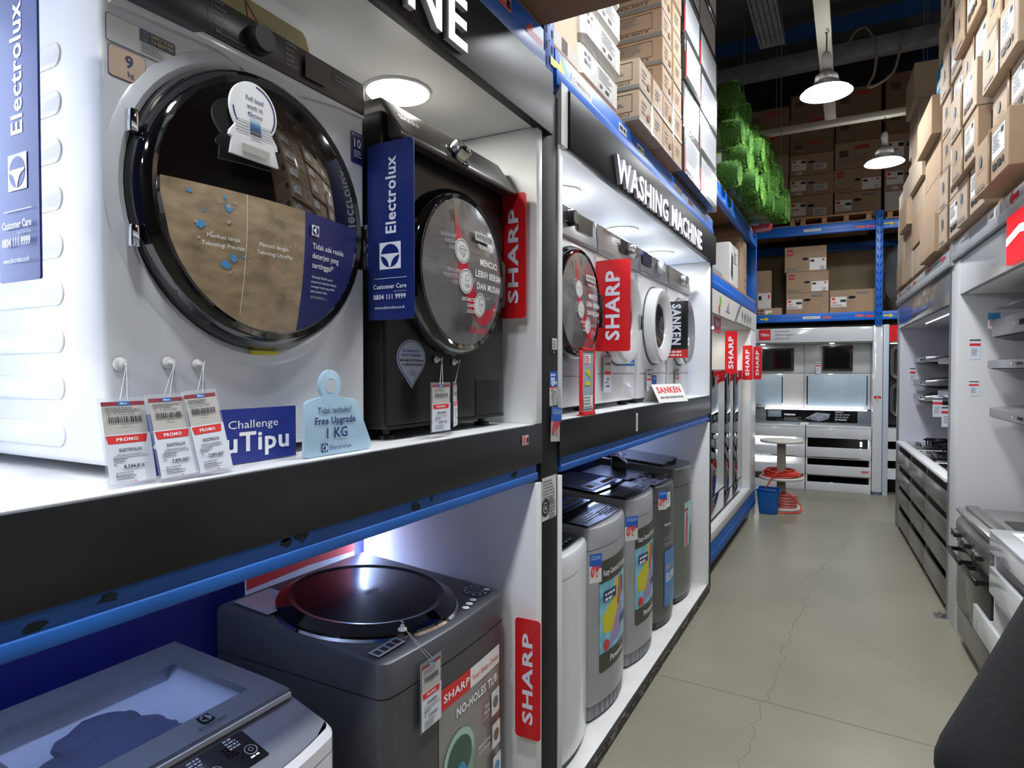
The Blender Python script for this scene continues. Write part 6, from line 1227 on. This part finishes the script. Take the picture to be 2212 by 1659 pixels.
q = SH(); arrow(q, 0, 0, .15, .075, RED, -1); rst('large red arrow sticker on the near right grey beam', 3.42, 2.375, q); q = SH(); q.rect(0, 0, .16, .05, PAPER); q.text('LALA', .08, .015, .02, INK, 'C'); rst('white name label on the near right grey beam', 3.95, 2.35, q, 'location_label', 'label'); q = SH(); q.rect(0, 0, .25, .04, PAPERG); q.micro(.02, .032, .2, 1, .022, GREY, rnd=0); rst('grey label at the far end of the near right grey beam', 4.6, 2.35, q, 'location_label', 'label')
def pr_plain(q, w, h): q.rect(w*.02, h*.1, w*.98, h*.105, KRAFT3); q.rect(w*.02, h*.16, w*.98, h*.163, KRAFT3)
def pr_lab(q, w, h): q.rect(w*.56, h*.36, w*.9, h*.84, PAPER); q.rect(w*.8, h*.7, w*.87, h*.8, INK); q.micro(w*.59, h*.78, w*.2, 6, h*.022, GREY, 2.4); q.micro(w*.59, h*.28, w*.3, 1, h*.12, INK, rnd=0); q.circ(w*.2, h*.62, w*.05, GREY, 14); q.line([(w*.1, h*.46), (w*.34, h*.46)], .004, GREY); q.micro(w*.06, h*.14, w*.34, 1, h*.05, GREY); q.rect(w*.47, 0, w*.53, h, TAPE)
def pr_labs(q, w, h): q.micro(w*.1, h*.3, w*.5, 3, h*.04, GREY, 2); q.rect(w*.1, h*.5, w*.3, h*.85, M('dark_square_print'))
RK = random.Random(5)
def stack(ci, v0, v1, n, h, u, lab, lay, mt, jit=.02, grp='kraft cartons on the right rack'):
    for k in range(n):
        f = {'-x': lay}
        if lay is pr_lab: f['-y'] = pr_labs
        carton('%s carton, %s from the bottom of %s' % (('plain kraft', 'labelled kraft')[lay is pr_lab], ordn(k), lab), u+RK.uniform(-jit, jit), u+.52, v0+.003, v1-.003, 2.431+h*k, 2.431+h*(k+1)-.003, mt if (k+ci) % 3 else KRAFT, f, B=True, group=grp, tape='' if lay is pr_lab else '-y')
stack(0, 7.1, 7.54, 4, .236, .80, 'farthest stack on the right', pr_plain, KRAFT2); stack(1, 6.56, 7.08, 4, .236, .80, 'second stack from far right end', pr_plain, KRAFT2, .03); stack(2, 5.87, 6.54, 5, .236, .80, 'third stack from far right end', pr_plain, KRAFT2, .02); stack(3, 5.2, 5.85, 4, .27, .80, 'fourth stack from far right end', pr_plain, KRAFT, .05)
stack(4, 4.47, 5.16, 7, .243, .80, 'the far labelled stack on the right', pr_lab, KRAFT2, .012); stack(5, 3.82, 4.45, 8, .243, .765, 'the middle labelled stack on the right', pr_lab, KRAFT2, .03); stack(6, 3.16, 3.74, 8, .243, .74, 'the near labelled stack on the right', pr_lab, KRAFT2, .05); stack(7, 2.5, 3.12, 8, .243, .78, 'labelled stack nearest the viewer, right', pr_lab, KRAFT2, .03)
carton('long carton high at the far end of the right rack, upper of two', .80, 1.4, 6.42, 6.95, 3.93, 4.25, KRAFT2, {'-y': lambda q, w, h: q.rect(w*.42, 0, w*.5, h, PAPERG)}, B=True); carton('long carton high at the far end of the right rack, lower of two', .83, 1.4, 6.38, 6.95, 3.56, 3.925, KRAFT2, {'-y': lambda q, w, h: q.circ(w*.4, h*.5, .03, DARK, 12)}, B=True); carton('carton filling the far end of the right rack under the two long cartons', .86, 1.4, 6.57, 7.2, 3.60-.22, 3.555, KRAFT, None, B=True)
def pr_blue(q, w, h): q.rect(0, h*.45, w, h, M('cyan_print', '#35a3d8', .4)); q.rect(.02, h*.55, .17, h*.72, PAPER); q.circ(.24, h*.72, .035, REDP, 18); q.micro(.12, h*.35, w*.6, 2, .02, GREY); q.circ(.05, h*.1, .02, REDP, 14); q.rect(.1, h*.07, .16, h*.14, YEL)
carton('kraft carton with a bright blue band and red dot on the right rack', .86, 1.42, 5.3, 5.75, 3.515, 3.86, KRAFT2, {'-y': pr_blue, '-x': pr_blue}, B=True)
def pr_kun(q, w, h): q.micro(w*.35, h*.92, w*.6, 2, .025, INK, 1.6); q.rect(w*.35, h*.3, w*.55, h*.6, KRAFT3); q.line([(w*.35, h*.05), (w*.55, h*.05), (w*.55, h*.28), (w*.35, h*.28), (w*.35, h*.05)], .004, INK); q.line([(w*.6, h*.05), (w*.8, h*.05), (w*.8, h*.28), (w*.6, h*.28), (w*.6, h*.05)], .004, INK)
carton('kraft carton with printed handling symbols above the blue banded one', .87, 1.42, 5.3, 5.75, 3.865, 4.19, KRAFT2, {'-y': pr_kun}, B=True); carton('kraft carton topmost above the blue banded one', .88, 1.42, 5.3, 5.75, 4.195, 4.55, KRAFT2, {'-y': pr_kun}, B=True)
# ---------------------------------------------------------------- overhead
CRM = M('cream_conduit', '#c4bfb0', .4); LENS = M('pendant_glow', '#f7fbff', es=PEND_W*16); REFL = M('reflector_alu', '#b9b6b0', .3, .8); REFI = M('reflector_inner_glow', '#f0f2f4', .4, es=6)  # inside of the reflector glows by itself, standing in for lamplight on it
MB().box(-.27, -.16, -3.6, 7.72, 4.33, 4.37, CRM, .003).thing('lighting_channel', 'cream lighting channel running along the aisle overhead', 'conduit', (-.2, 3, 4.33))
MB().box(-1.6, 1.9, 7.86, 7.96, 4.33, 4.39, CRM, .003).thing('lighting_channel', 'cream lighting channel crossing the aisle overhead at the far end', 'conduit', (.1, 7.9, 4.33), B=False, rz=0).rotation_euler.z = 0
def pendant(x, y, z, lab, ztop=4.33):
    p = thing('pendant_lamp', lab, 'lamp', (x, y, ztop), 'bell shaped pendant lamps')
    MB().tube([(x, y, ztop), (x+.012, y, ztop-.02), (x, y, ztop-.045), (x-.01, y, ztop-.03)], .006, STEEL, 6).part('hook', p)
    MB().cyl((x, y, z+.30), (x, y, ztop-.03), .005, PLASTB, n=8).part('cable', p)
    MB().lathe([(.012, .33), (.03, .31), (.036, .27), (.03, .25), (.03, .21), (.045, .17), (.045, .155)], (x, y, z), (0, 0, 1), M('socket_grey', '#8d8c88', .5), 24).part('socket', p)
    m = MB(); m.lathe([(.045, .16), (.06, .155), (.07, .10), (.068, .095), (.04, .095)], (x, y, z), (0, 0, 1), REFL, 24)
    for i in range(24): a = 2*math.pi*i/24; c, s = math.cos(a), math.sin(a); m.add([(x+.058*c, y+.058*s, z+.15), (x+.083*c, y+.083*s, z+.135), (x+.09*c, y+.09*s, z+.095), (x+.06*c, y+.06*s, z+.095)], [(0, 1, 2, 3)], REFL)
    m.part('heat_sink', p)
    sd = MB().lathe([(.075, .098), (.10, .075), (.135, .035), (.19, .0), (.192, -.004)], (x, y, z), (0, 0, 1), REFL, 40); sd.lathe([(.189, -.003), (.132, .033), (.097, .072), (.07, .092)], (x, y, z), (0, 0, 1), REFI, 40); sd.part('shade', p)
    MB().lathe([(.176, .012), (.12, .008), (.0005, .006)], (x, y, z), (0, 0, 1), LENS, 32).part('lamp_lens', p, 'glowing lens'); return p
pendant(-.19, 5.66, 3.82, 'bell shaped pendant lamp hanging from the long channel, the nearer of the two in view'); pendant(.30, 7.90, 3.84, 'bell shaped pendant lamp hanging from the crossing channel at the far end')
for k, y in enumerate((3.75, 1.85, -.05, -1.95, -3.3)): pendant(-.19, y, 3.82, 'bell shaped pendant lamp on the long channel out of view, %s toward the viewer' % ordn(k))  # lamps added out of view to light the foreground
for k, (x, y) in enumerate(((3.2, 3.5), (3.2, 7.5))): pendant(x, y, 4.6, 'bell shaped pendant lamp added out of view over the neighbouring aisle, %s one' % ('near', 'far')[k], 6.0)  # unseen lamps added beside the aisle for extra light
GT_ = M('galvanised_truss', '#8f9195', .55, .3, var=(7, .2)); DKB = M('deep_blue_steel', '#2d5a9c', .5)
MB().box(-2.2, 2.2, 8.75, 8.95, 5.42, 5.60, GT_, .004).thing('roof_beam', 'grey galvanised beam under the roof crossing the aisle', 'beam', (0, 8.85, 5.42), rz=0)
for i, (y, z) in enumerate(((9.6, 6.2), (8.0, 6.35), (6.2, 6.4))): MB().box(-3.5, 4.5, y, y+.12, z, z+.16, DKB).thing('roof_beam', 'deep blue roof purlin, %s from the back' % ordn(i), 'beam', (0, y, z), 'blue roof purlins')
MB().box(.86, 1.06, 11.3, 11.5, 0, 6.6, DKB).thing('steel_column', 'deep blue steel column behind the far cartons', 'column', (.96, 11.4, 0))
m = MB(); m.box(-.93, -.66, -1, 7.6, 5.2, 5.205, GT_); m.box(-.93, -.925, -1, 7.6, 5.2, 5.26, GT_); m.box(-.665, -.66, -1, 7.6, 5.2, 5.26, GT_); q = SH()
for i in range(120):
    for k in range(5): q.rect(-.90+.05*k, 3.2+.036*i, -.90+.05*k+.012, 3.2+.036*i+.022, DARK, k=1)
m.sheet(q, (0, 0, 5.2), ((1, 0, 0), (0, 1, 0)), eps=-.001); 
m.thing('cable_tray', 'perforated grey cable tray running overhead on the left', 'cable tray', (-.8, 3, 5.2))
for i, (x, y, z0) in enumerate(((-1.05, 7.3, 3.95), (-.83, 8.4, 4.0), (-.72, 7.8, 3.7), (.72, 8.4, 4.1), (.62, 7.6, 4.4))): MB().cyl((x, y, z0), (x, y, 6.6), .004, M('drop_wire', '#8c877c', .6), n=6).thing('drop_wire', 'thin wire hanging from the roof, %s from the left' % ordn(i), 'wire', (x, y, z0), 'roof drop wires')
MB().tube(smooth([(.25, 8.7, 5.5), (.22, 8.68, 5.15), (.15, 8.66, 4.98), (.28, 8.66, 5.0), (.42, 8.66, 5.12), (.5, 8.7, 5.5)]), .016, M('beige_cable', '#a58f80', .6), 8).thing('cable', 'beige cable loop drooping from the grey roof beam', 'cable', (.3, 8.7, 5.0))
MB().tube(smooth([(-.05, 8.74, 5.6), (.02, 8.74, 5.70), (.12, 8.74, 5.72), (.2, 8.74, 5.6)]), .010, M('beige_cable'), 8).thing('cable', 'beige cable arching above the grey roof beam', 'cable', (.1, 8.74, 5.6))
# ---------------------------------------------------------------- the passer-by at the right edge: only a black sleeve is in view
def skin(name, J, E_, mat, parent, sub=2, label=None):
    me = bpy.data.meshes.new(name); me.from_pydata([p for p, r in J], [], []); me.clear_geometry(); me.from_pydata([p for p, r in J], E_, [])
    o = bpy.data.objects.new(name, me); COL.objects.link(o); o.parent = parent; me.materials.append(mat)
    s = o.modifiers.new('skin', 'SKIN'); s.use_smooth_shade = True
    for v, (p, r) in zip(me.skin_vertices[0].data, J): v.radius = r if isinstance(r, tuple) else (r, r); v.use_root = False
    me.skin_vertices[0].data[0].use_root = True
    u = o.modifiers.new('sub', 'SUBSURF'); u.levels = sub; u.render_levels = sub
    if label: o['label'] = label
    return o
SKN = M('skin', '#b98566', .5, var=(30, .05)); SHIRT = M('black_tee_fabric', '#0d0f11', .9, bump=(60, .25)); TRS = M('dark_trousers', '#23252c', .9); HAIR = M('black_hair', '#14110f', .5); SHOE = M('black_shoes', '#1a1a1b', .5)
bx, by = .56, 1.50
pr = thing('person', 'person in a black short sleeved top at the right edge, elbow toward the viewer', 'person', (bx, by, 0))
def W3(x, y, z): return (x-bx, y-by, z)
LS, LE, LW = (.40, 1.42, 1.27), (.168, 1.15, .905), (.28, 1.34, .78)
RS, RE_, RW = (.715, 1.52, 1.29), (.735, 1.46, 1.01), (.715, 1.62, .84)
J = [((bx, by, .86), (.15, .10)), ((bx, by, 1.05), (.125, .09)), ((bx, by-.01, 1.22), (.15, .10)), ((bx, by, 1.33), (.10, .08)), ((bx, by+.01, 1.40), .050), ((bx, by+.03, 1.47), (.065, .075)), ((bx, by+.035, 1.56), (.075, .09)), ((bx, by+.03, 1.63), (.055, .07)),
     (LS, .058), (LE, .041), (LW, .027), (RS, .058), (RE_, .041), (RW, .027),
     ((bx-.09, by, .80), .085), ((bx-.10, by+.02, .46), .055), ((bx-.10, by-.01, .09), .036), ((bx-.10, by+.12, .035), (.035, .028)),
     ((bx+.09, by, .80), .085), ((bx+.10, by+.04, .46), .055), ((bx+.11, by+.06, .09), .036), ((bx+.11, by+.19, .035), (.035, .028))]
E_ = [(0, 1), (1, 2), (2, 3), (3, 4), (4, 5), (5, 6), (6, 7), (3, 8), (8, 9), (9, 10), (3, 11), (11, 12), (12, 13), (0, 14), (14, 15), (15, 16), (16, 17), (0, 18), (18, 19), (19, 20), (20, 21)]
def hand(wr, d, up, side):
    """palm and five bent fingers as chains rooted in the wrist"""
    wr, d, up = Vector(wr), Vector(d).normalized(), Vector(up).normalized(); s = d.cross(up).normalized()*side; n0 = len(J); base = [i for i, (p, r) in enumerate(J) if Vector(p) == wr][0]
    pc = wr+d*.05; J.append((tuple(pc), (.034, .014))); E_.append((base, n0))
    for i, (o_, L) in enumerate(((-.027, .068), (-.009, .078), (.009, .073), (.026, .058))):
        k = len(J); a = wr+d*.088+s*o_; b = a+d*L*.5-up*L*.12; c = b+d*L*.32-up*L*.36
        J.extend([(tuple(a), .0095), (tuple(b), .0085), (tuple(c), .007)]); E_.extend([(n0, k), (k, k+1), (k+1, k+2)])
    k = len(J); a = wr+d*.035-s*.036-up*.006; b = a+d*.034-s*.012-up*.012; J.extend([(tuple(a), .011), (tuple(b), .0085)]); E_.extend([(n0, k), (k, k+1)])
hand(LW, (.15, .8, -.35), (.6, .1, .7), 1); hand(RW, (-.05, .7, -.5), (-.6, .1, .7), -1)
J2 = [(W3(*p), r) for p, r in J]
body = skin('body', J2, E_, SKN, pr)
# clothes
ex = lambda a, b, t_: tuple(a[i]+(b[i]-a[i])*t_ for i in range(3))
SJ = [((bx, by, .80), (.185, .135)), ((bx, by, 1.0), (.165, .125)), ((bx, by-.01, 1.2), (.18, .125)), ((bx, by, 1.325), (.13, .10)), ((bx, by+.005, 1.375), (.07, .065)), (LS, .088), (ex(LS, LE, .55), .090), (ex(LS, LE, .97), .098), (RS, .085), (ex(RS, RE_, .45), .08), (ex(RS, RE_, .75), .085)]
skin('shirt', [(W3(*p), r) for p, r in SJ], [(0, 1), (1, 2), (2, 3), (3, 4), (3, 5), (5, 6), (6, 7), (3, 8), (8, 9), (9, 10)], SHIRT, pr, 2, 'black short sleeved top')
TJ = [((bx, by, .90), (.165, .115)), ((bx, by, .80), (.16, .12)), ((bx-.09, by, .72), .10), ((bx-.10, by+.02, .46), .075), ((bx-.10, by-.01, .10), .06), ((bx+.09, by, .72), .10), ((bx+.10, by+.04, .46), .075), ((bx+.11, by+.06, .10), .06)]
skin('trousers', [(W3(*p), r) for p, r in TJ], [(0, 1), (1, 2), (2, 3), (3, 4), (1, 5), (5, 6), (6, 7)], TRS, pr)
for x, y in ((bx-.10, by+.05), (bx+.11, by+.12)): skin('shoe', [(W3(x, y-.08, .045), (.042, .04)), (W3(x, y+.02, .045), (.046, .038)), (W3(x, y+.11, .035), (.04, .028))], [(0, 1), (1, 2)], SHOE, pr)
skin('hair', [(W3(bx, by-.005, 1.53), (.078, .075)), (W3(bx, by+.01, 1.60), (.088, .092)), (W3(bx, by+.045, 1.655), (.065, .07))], [(0, 1), (1, 2)], HAIR, pr)
f = MB()
for s in (-1, 1): f.ball((bx+s*.03, by+.115, 1.555), .011, M('eye_white', '#e8e6e2', .2)); f.ball((bx+s*.03, by+.124, 1.555), .006, M('iris', '#2b1a10', .2))
f.ball((bx, by+.13, 1.525), .016, SKN, sq=(.8, 1, 1.3)); f.ball((bx, by+.115, 1.487), .02, M('lips', '#9c5a50', .5), sq=(1.2, .5, .35))
for s in (-1, 1): f.ball((bx+s*.083, by+.03, 1.535), .022, SKN, sq=(.35, .7, 1.2))
f.part('face', pr)
for o in sc.objects:
    for k in ('_o', '_s'):
        if k in o: del o[k]
